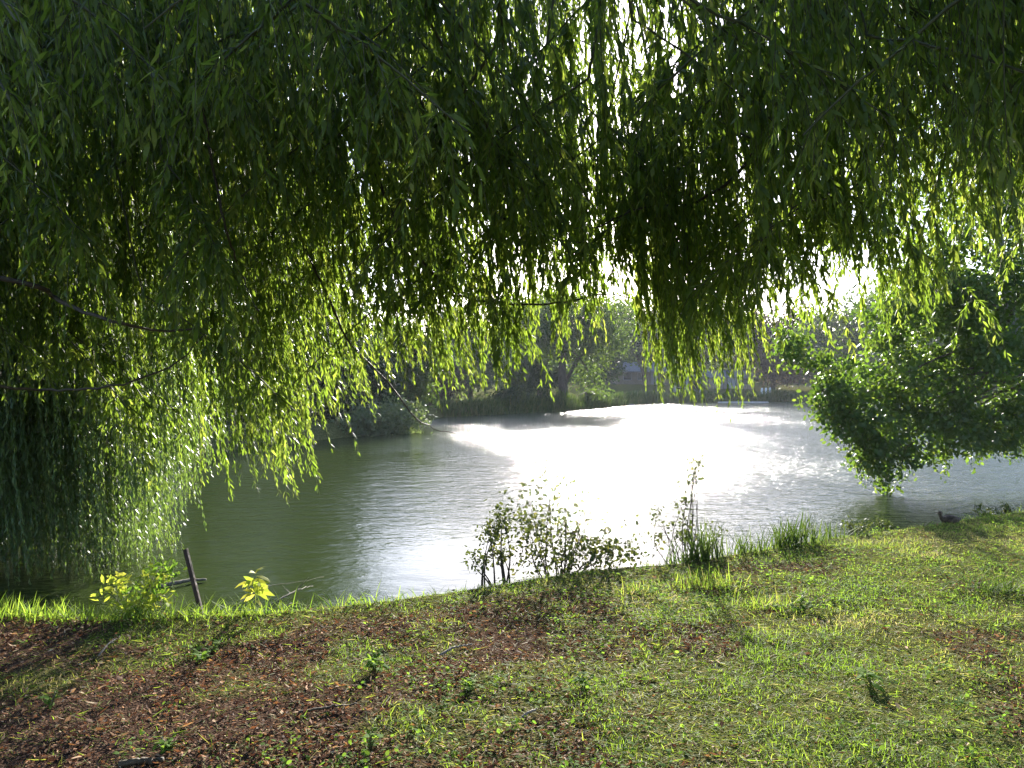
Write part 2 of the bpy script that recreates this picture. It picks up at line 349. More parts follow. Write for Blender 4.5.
# ------------------------------------------------------------------ willows
BOT = np.array([(-400, 420), (-60, 410), (0, 415), (60, 425), (120, 425), (150, 465), (180, 500), (215, 520), (250, 515), (272, 460), (300, 440), (335, 405),
                (400, 418), (440, 415), (470, 395), (520, 398), (550, 378), (590, 352), (620, 345), (645, 385), (690, 388), (725, 392), (745, 372), (770, 345),
                (800, 335), (835, 365), (880, 372), (930, 365), (960, 300), (1024, 300), (1400, 330)], float)
def strands(mb, n_cl, Yr, bottom, per, rad, ztop, step, Lr, Wr, dens=None, mi=0, mt=1, wind=.10, margin=170, xs=(0, 1024), lift=.45, up=1.0, droop=.35, cut=None):
    """hanging shoots in bunches: a thin twig each, leaves alternating down it"""
    k = 0
    bundles = []
    tries = 0
    while k < n_cl and tries < n_cl * 8:
        tries += 1
        Y = rng.uniform(*Yr); px = rng.uniform(xs[0] - margin, xs[1] + margin)
        low = False
        if dens is not None and rng.random() > dens(px):
            if cut is None: continue
            low = True
        k += 1
        zc = CAMZ - (rng.uniform(*cut) - HOR) / F * Y if low else 99
        cx = (px - 512) / F * Y
        r = rad * rng.uniform(.6, 1.4); m = rng.integers(per[0], per[1] + 1)
        # a bunch hangs to its own height; its middle shoots are the longest
        bl = rng.exponential(lift)
        for q in range(m):
            ox, oy = rng.normal(size=2) * r
            x = cx + ox; y = Y + oy
            py = np.interp(512 + x / y * F, bottom[:, 0], bottom[:, 1])
            zb = CAMZ - (py - HOR) / F * y + bl + rng.exponential(.20) + .16 * (ox * ox + oy * oy) / (r * r + 1e-6)
            zt = min(ztop + rng.uniform(-.5, .6), zc + rng.uniform(-.25, .25))
            zlim = min(zt, CAMZ + HOR / F * y + .35 + up * rng.random())
            if zb > zlim - .15: continue
            bundles.append((x, y, zb, zlim, rng.uniform(.6, 1.2), cx, Y))
    n = 16
    A = np.array(bundles); S = len(A)
    t = np.linspace(0, 1, n)[None]                                   # 0 = top
    z = A[:, 3:4] + (A[:, 2:3] - A[:, 3:4]) * t
    ph = rng.random((S, 1)) * 6.28; am = rng.uniform(.015, .06, (S, 1)); ln = (A[:, 3:4] - A[:, 2:3])
    ga = rng.normal(size=(S, 1)) * .10
    w1 = wind * rng.uniform(.2, 1.6, (S, 1))
    x = A[:, 0:1] + am * np.sin(ph + z * 2.3) + w1 * t ** 2.2 * np.minimum(ln, 2.5) * .8 + ga * t ** 1.6 * .6
    y = A[:, 1:2] + am * np.cos(ph * 1.7 + z * 2.0) + rng.normal(size=(S, 1)) * .08 * t ** 1.6
    P = np.stack([x, y, z], -1)
    return leafy(mb, P, ln[:, 0], step, Lr, Wr, wind, droop, mi, mt)

def leafy(mb, P, ln, step, Lr, Wr, wind=.1, droop=.35, mi=0, mt=1, spread=(.30, 1.15), r0=.0032):
    S, n, _ = P.shape
    tubes(mb, P, np.linspace(r0, .0011, n)[None] * rng.uniform(.8, 1.3, (S, 1)), 3, mt, .5, True, False)
    cnt = np.maximum(3, (ln / step).astype(int)); sid = np.repeat(np.arange(S), cnt)
    u = rng.random(len(sid)); f = u * (n - 1); i = np.minimum(f.astype(int), n - 2); g = (f - i)[:, None]
    Q = P[sid, i] * (1 - g) + P[sid, i + 1] * g
    T = unit(P[sid, i + 1] - P[sid, i])
    az = rng.random(len(sid)) * 2 * math.pi
    rad_ = np.stack([np.cos(az), np.sin(az), np.zeros_like(az)], -1)
    D = unit(T * 1.0 + rad_ * rng.uniform(*spread, (len(sid), 1)) + np.array([wind * .8, 0, -droop]))
    N = unit(rad_ + np.array([0, 0, .7]) + rng.normal(size=(len(sid), 3)) * .45)
    L = rng.uniform(*Lr, len(sid)) * (1 - .45 * np.clip((u - .85) / .15, 0, 1)) * rng.uniform(.8, 1.2, S)[sid]; W = L * rng.uniform(*Wr, len(sid))
    rs = np.clip(rng.random(S)[sid] * .55 + rng.random(len(sid)) * .45, 0, 1)
    leaves(mb, Q, D, N, L, W, rng.uniform(-.10, .50, len(sid)), 'willow', mi, rs, .25)
    return len(sid)

def boughs(mb, nb, Yr, bottom, ns, Lb, Ls, step, Lr, Wr, dens=None, xs=(0, 1024), margin=150, zmax=1.0):
    """arching side boughs fringed with short drooping shoots"""
    k = 0; tw = []; sh = []; sl_ = []
    while k < nb:
        Y = rng.uniform(*Yr); px = rng.uniform(xs[0] - margin, xs[1] + margin)
        if dens is not None and rng.random() > dens(px): continue
        k += 1; py = np.interp(px, bottom[:, 0], bottom[:, 1]); zb = CAMZ - (py - HOR) / F * Y; zt = CAMZ + HOR / F * Y
        lb = rng.uniform(*Lb); a = rng.normal() * .6 + (0 if rng.random() < .5 else math.pi); d = np.array([math.cos(a), math.sin(a), 0])
        c = np.array([(px - 512) / F * Y, Y, zb + .45 + rng.random() * zmax * max(.2, zt - zb)])
        t = np.linspace(0, 1, 14)[:, None]
        p = c + d * (t - .4) * lb + np.array([0, 0, 1.0]) * (.30 * lb * (1 - t) ** 2.0 - .45 * lb * t ** 2.2)
        p = np.vstack([spline([p[0] - d * .25 + np.array([0, 0, 1.3]), p[0] - d * .10 + np.array([0, 0, .5]), p[0]], 6)[:-1], p])
        p = p + np.cumsum(rng.normal(size=p.shape) * .006, 0); tw.append(p)
        for q in range(rng.integers(ns[0], ns[1] + 1)):
            tt = rng.uniform(.12, 1.0); b = p[5 + int(tt * 13)]; L = rng.uniform(*Ls) * (.6 + .5 * tt)
            o = unit(d * rng.uniform(-.2, 1.0) + np.array([rng.normal() * .6, rng.normal() * .6, .1])); u = np.linspace(0, 1, 9)[:, None]
            sh.append(b + o * L * .38 * u ** .8 - np.array([0, 0, 1.0]) * L * .92 * u ** 1.5); sl_.append(L)
    tubes(mb, np.array(tw), np.linspace(.010, .003, 19)[None] * rng.uniform(.7, 1.3, (len(tw), 1)), 4, 1, .5, True, False)
    return leafy(mb, np.array(sh), np.array(sl_), step, Lr, Wr, .05, .15, spread=(.35, 1.3), r0=.0024)

def limb(mb, pts, r0, r1, n=26, k=8, mi=0, rough=.0):
    p = spline(pts, n); p = p + rng.normal(size=p.shape) * rough * np.linspace(0, 1, n)[:, None]
    tubes(mb, p, np.linspace(r0, r1, n), k, mi)
    return p

gap = lambda px: np.interp(px, [-200, 480, 520, 545, 670, 710, 870, 892, 955, 975, 1200], [1, 1, .65, .36, .36, .9, .9, .10, .10, 1, 1])
wt = empty('willow_tree', (-1.6, -2.6, 0), 'huge weeping willow whose hanging green curtain fills the top of the view', 'tree')
mb = MB()
trunk = limb(mb, [(-1.6, -2.6, -.3), (-1.6, -2.55, .6), (-1.5, -2.4, 2.0), (-1.2, -2.0, 3.6), (-.8, -1.3, 5.0)], .55, .32, 24, 12)
for e in (((-3.2, .5, 6.0), (-5.0, 3.8, 6.6), (-6.5, 6.2, 6.0)), ((-1.5, 1.6, 6.2), (-2.2, 4.5, 7.0), (-2.6, 7.5, 6.4)), ((-.1, 1.0, 6.3), (.5, 4.5, 7.0), (.9, 8.2, 6.3)),
          ((1.2, .6, 6.0), (3.0, 3.6, 6.6), (4.4, 7.0, 6.0)), ((1.6, -.4, 5.8), (4.2, 1.6, 6.2), (6.8, 4.2, 5.6)), ((-2.8, -1.0, 5.6), (-5.4, 1.0, 6.0), (-8, 2.8, 5.4))):
    limb(mb, [(-1.0, -1.6, 4.6), *e], .20, .05, 26, 8)
mb.build('trunk', M['bark'], wt)
def wbranch(pix, Y, r0, r1, lead=None):
    mb = MB(); pts = [at(a, b, Y + .25 * math.sin(i * 1.7)) for i, (a, b) in enumerate(pix)]
    if lead is not None: pts = [np.array(q, float) for q in lead] + pts
    limb(mb, pts, r0, r1, 36, 6, 0, .006); mb.build('branch', M['twig'], wt)
wbranch([(40, 288), (53, 297), (84, 311), (125, 325), (165, 331), (205, 329)], 4.6, .022, .006, [at(-330, 60, 4.4), at(-150, 215, 4.5), at(-50, 262, 4.5)])
wbranch([(6, 387), (40, 390), (75, 389), (125, 383), (175, 364), (203, 336)], 4.8, .014, .004, [at(-360, 160, 4.4), at(-170, 330, 4.6), at(-70, 372, 4.7)])
wbranch([(228, 235), (240, 268), (256, 311)], 4.5, .012, .004, [at(150, -180, 4.4), at(195, 60, 4.4), at(214, 170, 4.5)])
wbranch([(330, 300), (348, 341), (386, 380), (413, 415), (432, 428), (458, 434)], 6.0, .014, .003, [at(190, -160, 6), at(250, 100, 6), at(300, 235, 6)])
wbranch([(435, 275), (465, 297), (500, 303), (560, 303), (600, 294), (640, 300)], 6.0, .018, .004, [at(300, -120, 5.7), at(350, 90, 5.8), at(395, 220, 5.9)])
wbranch([(700, 200), (685, 205), (640, 208), (600, 226), (575, 228)], 5.4, .016, .004, [at(860, -160, 5.2), at(800, 60, 5.3), at(745, 165, 5.3)])
wbranch([(425, 120), (440, 155), (480, 200), (510, 222), (560, 240), (620, 248)], 5.6, .022, .005, [at(390, -150, 5.5), at(408, 20, 5.5)])
wbranch([(880, 150), (850, 190), (800, 205), (760, 240)], 4.6, .014, .004, [at(960, -150, 4.4), at(915, 60, 4.5)])
mb = MB(); nl = 0
B1 = np.array([(-400, 200), (0, 170), (120, 130), (200, 90), (300, 150), (400, 170), (470, 60), (545, 30), (600, 20), (680, 200), (760, 180), (860, 160), (900, 120), (940, 60), (965, 250), (1024, 290), (1400, 320)], float)
B2 = np.array([(-400, 300), (0, 270), (100, 250), (200, 290), (300, 270), (400, 240), (480, 250), (520, 250), (560, 250), (620, 250), (690, 300), (760, 350), (790, 320), (840, 320), (880, 360), (940, 372), (960, 290), (1024, 290), (1400, 330)], float)
LW = ((.07, .115), (.16, .24)); LN = ((.05, .085), (.16, .23))
gap3 = lambda px: np.interp(px, [-200, 500, 530, 545, 670, 700, 870, 892, 955, 975, 1200], [1, 1, .85, .68, .68, .9, .9, .10, .10, 1, 1])
d1 = lambda p: np.interp(p, [-200, 480, 520, 680, 720, 885, 892, 955, 965, 1200], [1, .9, .2, .2, .9, 1, .03, .03, 1, 1])
nl += strands(mb, 34, (2.3, 3.6), B1, (4, 9), .12, 5.2, .027, *LN, d1, lift=.22)
nl += boughs(mb, 26, (2.4, 3.8), B1, (16, 26), (.6, 1.2), (.25, .6), .024, *LN, lambda p: np.clip(d1(p) * 1.4 - .4, 0, 1))
nl += strands(mb, 60, (3.7, 5.2), B2, (4, 9), .16, 6.0, .028, *LW, gap, lift=.45, cut=(150, 270))
nl += strands(mb, 8, (4.0, 5.2), B2, (22, 36), .11, 6.0, .026, *LW, gap, lift=.25, cut=(60, 270))
nl += boughs(mb, 64, (3.8, 5.4), B2, (18, 30), (.8, 1.5), (.25, .75), .024, *LW, lambda p: np.clip(1.3 * gap(p) - .28, .04, 1))
nl += strands(mb, 135, (5.2, 7.4), BOT, (4, 9), .20, 6.6, .027, *LW, gap3, wind=.10, lift=.38, cut=(60, 280))
nl += strands(mb, 8, (5.5, 7.0), BOT - [0, 30], (22, 36), .14, 6.6, .026, *LW, gap, wind=.08, lift=.2, cut=(100, 250))
nl += boughs(mb, 125, (5.2, 7.6), BOT - [0, 30], (18, 32), (.9, 1.8), (.25, .85), .025, *LW, lambda p: np.clip(1.3 * gap(p) - .28, .06, 1))
nl += strands(mb, 30, (5.2, 7.0), BOT, (5, 10), .18, 3.6, .026, *LW, None, xs=(470, 720), margin=0, lift=.25, up=.1)
nl += strands(mb, 9, (2.2, 3.0), B1 + [0, 10], (8, 16), .10, 4.6, .026, *LN, None, xs=(965, 1060), margin=0, lift=.12)
nl += strands(mb, 5, (2.4, 3.2), B1 + [0, 10], (10, 18), .10, 4.6, .026, *LN, None, xs=(690, 875), margin=0, lift=.15)
nl += strands(mb, 3, (1.7, 2.1), np.array([(0, 52.), (1024, 52.)]), (3, 6), .05, 4.0, .026, *LN, None, xs=(498, 540), margin=0, lift=.05)
nl += strands(mb, 20, (5.6, 8.0), np.array([(0, 250.), (1024, 250.)]), (2, 5), .16, 6.6, .028, *LW, None, xs=(545, 665), margin=0, lift=.6)
nl += boughs(mb, 9, (5.4, 7.0), BOT - [0, 10], (16, 26), (.7, 1.2), (.25, .6), .025, *LW, None, xs=(765, 865), margin=0, zmax=.35)
# the far side of the crown, high up
BT = np.array([(-400, 200), (0, 200), (200, 215), (400, 220), (480, 150), (520, 20), (690, 20), (720, 140), (880, 160), (905, 20), (950, 20), (980, 150), (1400, 160)], float)
nl += strands(mb, 42, (8.6, 12.0), BT, (10, 20), .34, 8.5, .034, (.09, .14), (.18, .25), lambda p: np.interp(p, [-200, 480, 520, 690, 720, 880, 905, 945, 970, 1200], [1, 1, .10, .10, .45, .45, 0, 0, .4, .4]), lift=.30, margin=300)
# low, pale shoots trailing on the left side out over the water
nl += strands(mb, 26, (6.2, 8.0), BOT, (6, 14), .15, 5.0, .025, (.07, .11), (.16, .22), None, wind=.24, xs=(175, 450), margin=0, lift=.10)
nl += strands(mb, 24, (5.8, 7.0), BOT + [0, 34], (6, 14), .16, 3.6, .025, (.055, .085), (.16, .22), None, wind=.10, xs=(640, 745), margin=0, lift=.10, up=.1)
crown(mb, [((-4, -2, 6.0), (2.6, 2.4, 1.3)), ((0, -1.2, 6.8), (2.6, 2.6, 1.2)), ((4, -2, 6.0), (2.6, 2.4, 1.3)), ((-6.5, 1.6, 6.2), (2.6, 2.0, 1.2)), ((6.5, 1.6, 6.2), (2.6, 2.0, 1.2)), ((0, 2.2, 6.9), (2.6, 1.6, .9)),
           ((-4.5, -7, 4.2), (3, 1.6, 2.6)), ((0, -8, 4.2), (3, 1.6, 2.6)), ((4.5, -7, 4.2), (3, 1.6, 2.6)), ((-8.5, -3, 4.2), (1.6, 3, 2.6)), ((8.5, -3, 4.2), (1.6, 3, 2.6))], 42000, .17, .35, 'willow', 0, droop=1.2, asp=.24)  # unseen rest of the crown, overhead and behind the camera, added to block blue skylight
print('WILLOW LEAVES', nl)
mb.build('crown', [M['willow'], M['greentwig']], wt); settle(wt)

wt2 = empty('willow_tree', (-8.6, 9.2, -.1), 'silvery weeping willow trailing into the water at the left edge', 'tree')
mb = MB()
limb(mb, [(-8.6, 9.2, -.4), (-8.5, 9.2, .8), (-8.1, 9.1, 2.4), (-7.6, 9.2, 4.2)], .34, .2, 20, 10)
for e in (((-6.8, 9.0, 5.2), (-5.2, 8.8, 5.0)), ((-7.2, 9.8, 5.5), (-5.9, 10.8, 5.2)), ((-8.0, 8.4, 5.4), (-8.4, 7.4, 5.0)), ((-9, 10, 5.4), (-10.5, 11, 5.0))):
    limb(mb, [(-7.7, 9.2, 3.9), *e], .13, .04, 16, 7)
mb.build('trunk', M['bark'], wt2)
BL = np.array([(-600, 610), (-40, 612), (0, 612), (60, 614), (120, 606), (150, 594), (172, 545), (185, 500), (230, 480)], float)
mb = MB()
strands(mb, 120, (7.4, 10.8), BL, (12, 22), .24, 5.0, .022, (.06, .10), (.17, .24), lambda p: np.interp(p, [-400, 120, 175, 190], [1, 1, .6, 0]), xs=(-160, 185), margin=0, wind=.10, lift=.14, up=.6)
mb.build('crown', [M['willow2'], M['greentwig']], wt2); settle(wt2)

# ------------------------------------------------------------------ broadleaf trees and shrubs
def tree(name, label, base, blobs, mat, nleaf, size, clump, r=.25, bark='bark', group=None, cat='tree', droop=0.0, lean=None, limbs=14, kind='rhomb', top=None):
    t = empty(name, base, label, cat, group); b = np.asarray(base, float)
    mb = MB(); zs = max(bl[0][2] for bl in blobs)
    tp = np.array([np.mean([bl[0][0] for bl in blobs]), np.mean([bl[0][1] for bl in blobs]), zs]) if top is None else np.asarray(top, float)
    mid = b * .5 + tp * .5 + (np.array([0.15, 0, 0]) if lean is None else np.asarray(lean, float))
    p = limb(mb, [b - np.array([0, 0, .25]), b * .82 + mid * .18, mid, tp], r, r * .25, 20, 9)
    mc = MB(); cen = np.vstack(crown(mc, blobs, nleaf, size, clump, kind, 0, droop=droop))
    for q in cen[rng.choice(len(cen), min(limbs, len(cen)), replace=False)]:
        j = rng.integers(6, 17); s = p[j]; m_ = (s + q) / 2 + np.array([0, 0, .12 * np.linalg.norm(q - s)])
        limb(mb, [s, m_, q], r * (.45 - .015 * j), .015 + r * .03, 10, 5)
    mb.build('trunk', M[bark], t); mc.build('crown', M[mat], t); settle(t); return t

def ball(px, py, Y, rx, rz, ry=None):
    c = at(px, py, Y); return (c, (rx / F * Y, (ry if ry else rx) / F * Y, rz / F * Y))

def gz(x, y): return float(hgt(np.array([x]), np.array([y]))[0])
def gp(px, Y):
    x = (px - 512) / F * Y; return (x, Y, gz(x, Y))

# right-hand tree leaning over the water
rt = empty('broadleaf_tree', (13.6, 14.4, 0), 'broadleaf tree at the right edge, low leafy boughs drooping to the water', 'tree')
mb = MB(); b0 = np.array([13.6, 14.4, -.3])
tr = limb(mb, [b0, (12.0, 14.7, 1.5), at(1030, 350, 14.88), at(1006, 290, 15.0), at(996, 220, 15.12), at(985, 120, 15.60), at(975, -60, 16.08)], .15, .05, 30, 10)
mb2 = MB(); mbl = MB()
bl = [ball(905, 305, 13.8, 46, 34), ball(965, 300, 13.6, 46, 36), ball(1020, 265, 13.6, 44, 44), ball(1005, 350, 13.4, 40, 30), ball(900, 380, 14.64, 62, 40), ball(960, 350, 15.12, 70, 60), ball(860, 420, 14.16, 42, 34), ball(882, 462, 13.92, 34, 22), ball(960, 425, 14.4, 46, 30), ball(1015, 425, 14.6, 44, 32), ball(925, 415, 14.2, 40, 30), ball(840, 405, 14.2, 32, 30), ball(905, 440, 14.16, 50, 26), ball(985, 420, 14.64, 50, 34),
      ball(930, 300, 15.60, 55, 50), ball(1020, 300, 15.60, 50, 70), ball(1050, 400, 14.88, 50, 45), ball(835, 385, 14.40, 30, 32), ball(800, 352, 14.76, 30, 24), ball(1040, 440, 14.88, 30, 20), ball(880, 340, 15.60, 30, 24)]
bl_up = [ball(960, 250, 14.2, 44, 40), ball(1010, 210, 14.2, 44, 50), ball(930, 270, 14.6, 30, 34), ball(945, 200, 16.32, 50, 60), ball(1000, 150, 16.32, 60, 60), ball(920, 90, 16.80, 40, 60), ball(1050, 200, 16.08, 60, 70), ball(985, 20, 16.80, 60, 60), ball(935, 0, 16.80, 45, 40), ball(1060, 60, 16.32, 60, 60)]
cen = np.vstack(crown(mb2, bl, 38000, .10, .125, 'oval', 0, up=.5, droop=.6)); cen2 = np.vstack(crown(mb2, bl_up, 26000, .10, .2, 'oval', 0, up=.5, droop=.2))
for q in np.vstack([cen[rng.choice(len(cen), 34, replace=False)], cen2[rng.choice(len(cen2), 14, replace=False)]]):
    j = int(np.clip((q[2] - .5) / 9 * 30 + rng.integers(2, 8), 6, 27)); s = tr[j]; limb(mb, [s, (s + q) / 2 + np.array([0, 0, .35]), q], .045, .008, 12, 5, 1)
# hanging sprays at the lower fringe
hp = []
for (px, py, Y) in ((872, 490, 13.92), (886, 496, 13.92), (860, 462, 13.92), (935, 468, 14.28), (945, 472, 14.40), (1012, 455, 14.64), (822, 420, 14.40), (905, 480, 14.04), (975, 458, 14.52), (890, 478, 13.80), (842, 448, 14.16), (784, 362, 14.76), (790, 340, 14.76)):
    for k in range(3):
        e = at(px + rng.normal() * 6, py + rng.normal() * 5, Y); hp.append(spline([e + np.array([rng.normal() * .15, rng.normal() * .15, .75]), e + np.array([rng.normal() * .06, 0, .35]), e], 10))
hp = np.array(hp); tubes(mb2, hp, np.linspace(.008, .002, 10), 4, 1)
n = 26; si = np.repeat(np.arange(len(hp)), n); q = hp[si, rng.integers(3, 10, len(si))] + rng.normal(size=(len(si), 3)) * .05
leaves(mb2, q, unit(rdir(len(si)) + np.array([0, 0, -.6])), unit(rdir(len(si)) + np.array([0, 0, .7])), rng.uniform(.06, .10, len(si)), rng.uniform(.035, .05, len(si)), .15, 'oval', 0)
mb.build('trunk', [M['pale_bark'], M['bark']], rt); mb2.build('crown', [M['broad'], M['twig']], rt); settle(rt)

def shrub(name, label, base, blobs, mat, nleaf, size, clump, stems, r0=.014, cat='shrub', group=None, asp=.5, kind='oval'):
    t = empty(name, base, label, cat, group); b = np.asarray(base, float); ms = MB(); mc = MB()
    cen = np.vstack(crown(mc, blobs, nleaf, size, clump, kind, 0, up=.4, asp=asp))
    for q in cen[rng.choice(len(cen), min(stems, len(cen)), replace=False)]:
        s = b + np.array([rng.normal() * .05, rng.normal() * .05, -.08]); m_ = s * .55 + q * .45 + np.array([rng.normal() * .05, rng.normal() * .05, .06])
        limb(ms, [s, m_, q], r0 * rng.uniform(.6, 1.1), .002, 12, 5)
    ms.build('stem', M['twig'], t); mc.build('foliage', M[mat], t); settle(t); return t

# bank shrubs
x, y, z = gp(556, 6.75)
shrub('bank_shrub', 'bushy small-leaved shrub at the water edge in front of the bright water', (x, y, -.25),
      [ball(612, 548, 6.8, 30, 20), ball(600, 535, 6.9, 34, 34), ball(550, 510, 6.9, 26, 34), ball(560, 550, 6.8, 42, 22), ball(612, 555, 6.8, 24, 16), ball(525, 525, 7.0, 28, 30), ball(598, 490, 7.0, 10, 16), ball(560, 485, 7, 12, 16)],
      'shrub', 3000, .042, .10, 30, .009)
shrub('low_shrub', 'small yellowish shrub overhanging the water left of the bushy one', gp(497, 6.4)[:2] + (-.3,),
      [ball(490, 545, 6.7, 22, 20), ball(505, 525, 6.8, 16, 20), ball(478, 560, 6.7, 14, 10)], 'shrub', 600, .040, .045, 10)
shrub('sapling', 'thin upright sapling with sparse tiny leaves beside the reeds', gp(686, 6.95)[:2] + (-.2,),
      [ball(690, 490, 7.1, 8, 30), ball(684, 520, 7.1, 14, 22), ball(672, 535, 7.1, 22, 20), ball(658, 515, 7.2, 10, 8), ball(692, 478, 7.1, 4, 14), ball(696, 462, 7.1, 3, 8), ball(710, 530, 7.1, 14, 16)], 'shrub', 460, .036, .035, 24, .006)

def blades(mb, P, H, W, lean=.35, kind='blade', mi=0, rnd=None, curl=(.1, .6), yaw=None):
    n = len(P); az = rng.random(n) * 2 * math.pi
    D = unit(np.stack([np.cos(az) * lean * rng.random(n), np.sin(az) * lean * rng.random(n), np.ones(n)], -1))
    N = np.stack([-np.cos(az), -np.sin(az), np.full(n, .2)], -1) * 1.0
    leaves(mb, P, D, N, H, W, rng.uniform(*curl, n), kind, mi, rnd)

def clump(name, label, px, Y, n, rx, ry, H, W, mat='reed', cat='grass clump', group=None, lean=.5, zoff=0, curl=(.05, .5)):
    if zoff:
        for _ in range(6): Y = float(np.interp((px - 512) / F * Y, [p[0] for p in NEAR], [p[1] for p in NEAR])) + zoff
    x, y, z = gp(px, Y); q = rng.normal(size=(n, 2)) * np.array([rx, ry]) * .6
    P = np.stack([x + q[:, 0], y + q[:, 1], np.zeros(n)], -1); P[:, 2] = np.maximum(hgt(P[:, 0], P[:, 1]), WZ - .05) - .02
    mb = MB(); blades(mb, P, rng.uniform(.5, 1.1, n) * H, W * rng.uniform(.7, 1.3, n), lean, 'blade', 0, None, curl)
    o = mb.build(name, M[mat]); b = Vector((x, y, float(P[:, 2].mean())))
    o.data.transform(__import__('mathutils').Matrix.Translation(-b)); o.location = b
    return tag(o, label, cat, group)
clump('reed_clump', 'tall dark reed clump at the foot of the sapling', 692, 6.95, 300, .24, .10, .46, .012, zoff=-.12)
clump('reed_clump', 'broad reed clump in the middle of the right bank edge', 778, 7.6, 330, .34, .12, .40, .012, zoff=-.12)
clump('reed_clump', 'thin short reeds between the two larger reed clumps', 735, 7.25, 190, .34, .10, .30, .011, zoff=-.12)
clump('reed_clump', 'low reeds right of the broad reed clump', 815, 7.85, 130, .25, .10, .25, .011, zoff=-.12)
clump('grass_tussock', 'rounded grass tussock on the lawn below the reeds', 712, 5.9, 240, .22, .14, .20, .006, 'grass', 'tussock', 'grass tussocks on the bank', 1.0)
clump('grass_tussock', 'tussock with pale dry blades right of the rounded one', 768, 5.4, 170, .16, .12, .17, .006, 'grass', 'tussock', 'grass tussocks on the bank', 1.1)
clump('grass_tussock', 'dark thick tussock near the right edge of the view', 995, 5.7, 300, .26, .16, .20, .007, 'reed', 'tussock', 'grass tussocks on the bank', 1.2)
clump('grass_tussock', 'small dark tussock on bare soil at the middle of the lawn', 635, 5.7, 120, .12, .09, .13, .006, 'grass', 'tussock', 'grass tussocks on the bank', 1.1)

# ------------------------------------------------------------------ ground cover
def scatter(n, ymax=10.2, ymin=2.3, marg=1.9):
    y = ymin + (ymax - ymin) * rng.random(n) ** 1.25
    x = (rng.random(n) * 2 - 1) * (512 / F * y + marg)
    return x, y
def bank_pts(n, keep):
    x, y = scatter(n); sd = lake_sd(x, y); k = (sd > .12) & keep(x, y, sd); x, y = x[k], y[k]
    return np.stack([x, y, hgt(x, y)], -1)

# short grass
P = bank_pts(480000, lambda x, y, s: rng.random(len(x)) < (1 - litter(x, y)) ** 1.3 * (.40 + .65 * sstep(.36, .60, fbm(x * 3.3, y * 3.3, 61, 5))) + .035)
n = len(P); hn = fbm(P[:, 0] * 2.2, P[:, 1] * 2.2, 71); dry = fbm(P[:, 0] * 1.6, P[:, 1] * 1.6, 81)
mb = MB(); P[:, 2] -= .008
blades(mb, P, rng.uniform(.025, .080, n) * (.20 + 1.5 * hn ** 1.3), rng.uniform(.0026, .005, n), 1.7, 'shortblade', 0, np.clip(rng.random(n) * .68 + (dry - .5) * 1.9, 0, 1), (.1, .8))
Pt = bank_pts(170000, lambda x, y, s: rng.random(len(x)) < .75 - .45 * litter(x, y)); nt_ = len(Pt); Pt[:, 2] += rng.uniform(-.004, .014, nt_); az = rng.random(nt_) * 6.283
leaves(mb, Pt, np.stack([np.cos(az), np.sin(az), rng.uniform(-.12, .35, nt_)], -1), unit(np.array([0, 0, 1.]) + rng.normal(size=(nt_, 3)) * .4), rng.uniform(.03, .09, nt_), rng.uniform(.0022, .0042, nt_), rng.uniform(-.2, .4, nt_), 'shortblade', 0, np.clip(.58 + rng.normal(size=nt_) * .26, 0, 1))
tag(mb.build('grass', M['grass']), 'short patchy sunlit grass covering the bank', 'grass', None, 'stuff')
print('GRASS', n)

# lush bright grass along the lower left edge
x = rng.uniform(-5.6, -.75, 9000); ye = np.interp(x, [p[0] for p in NEAR], [p[1] for p in NEAR]); y = ye - .04 - np.abs(rng.normal(size=9000)) * .13
k = rng.random(9000) < np.interp(x, [-5.6, -2.0, -1.5, -.75], [1, .9, .4, .12]) * (.4 + .8 * vnoise(x * 3, y * 0, 5)); x, y = x[k], y[k]
P = np.stack([x, y, hgt(x, y) - .01], -1); n = len(P); mb = MB()
blades(mb, P, rng.uniform(.09, .22, n), rng.uniform(.006, .010, n), .9, 'blade', 0, None, (.1, .8))
xe = rng.uniform(-1.2, 8, 9000); ye = np.interp(xe, [p[0] for p in NEAR], [p[1] for p in NEAR]); y = ye - .02 - np.abs(rng.normal(size=9000)) * .10; k = rng.random(9000) < vnoise(xe * 2.4, y * 0, 15) * .8 + .06; xe, y = xe[k], y[k]
blades(mb, np.stack([xe, y, hgt(xe, y) - .01], -1), rng.uniform(.05, .16, len(xe)) * (.5 + vnoise(xe * 1.7, y * 0, 25)), rng.uniform(.004, .007, len(xe)), 1.1, 'blade', 0, None, (.1, .8))
tag(mb.build('bank_grass', M['tallgrass']), 'lush bright long grass fringing the water edge', 'grass', None, 'stuff')

# fallen leaves: narrow dry willow leaves, curled and broken pieces
P = bank_pts(190000, lambda x, y, s: rng.random(len(x)) < litter(x, y) * (.35 + .65 * sstep(.35, .6, fbm(x * 3, y * 3, 63))) + .07)
n = len(P); az = rng.random(n) * 6.283; D = np.stack([np.cos(az), np.sin(az), rng.uniform(-.35, .55, n)], -1); N = unit(np.array([0, 0, 1.0]) + rng.normal(size=(n, 3)) * .6)
P[:, 2] += rng.uniform(.0, .018, n); mb = MB(); L = rng.uniform(.012, .030, n) * (1 + 1.1 * rng.random(n) ** 4)
h = n // 3
leaves(mb, P[:h], D[:h], N[:h], L[:h] * 1.3, L[:h] * .26, rng.uniform(-.4, .6, h), 'willow', 0, rng.random(h) ** 1.3)
leaves(mb, P[h:], D[h:], N[h:], L[h:] * .8, L[h:] * .42, rng.uniform(-.5, .7, n - h), 'rhomb', 0, rng.random(n - h) ** 1.3, .3)
tag(mb.build('leaf_litter', M['litter']), 'reddish brown fallen willow leaves lying over bare soil', 'fallen leaves', None, 'stuff')
print('LITTER', n)

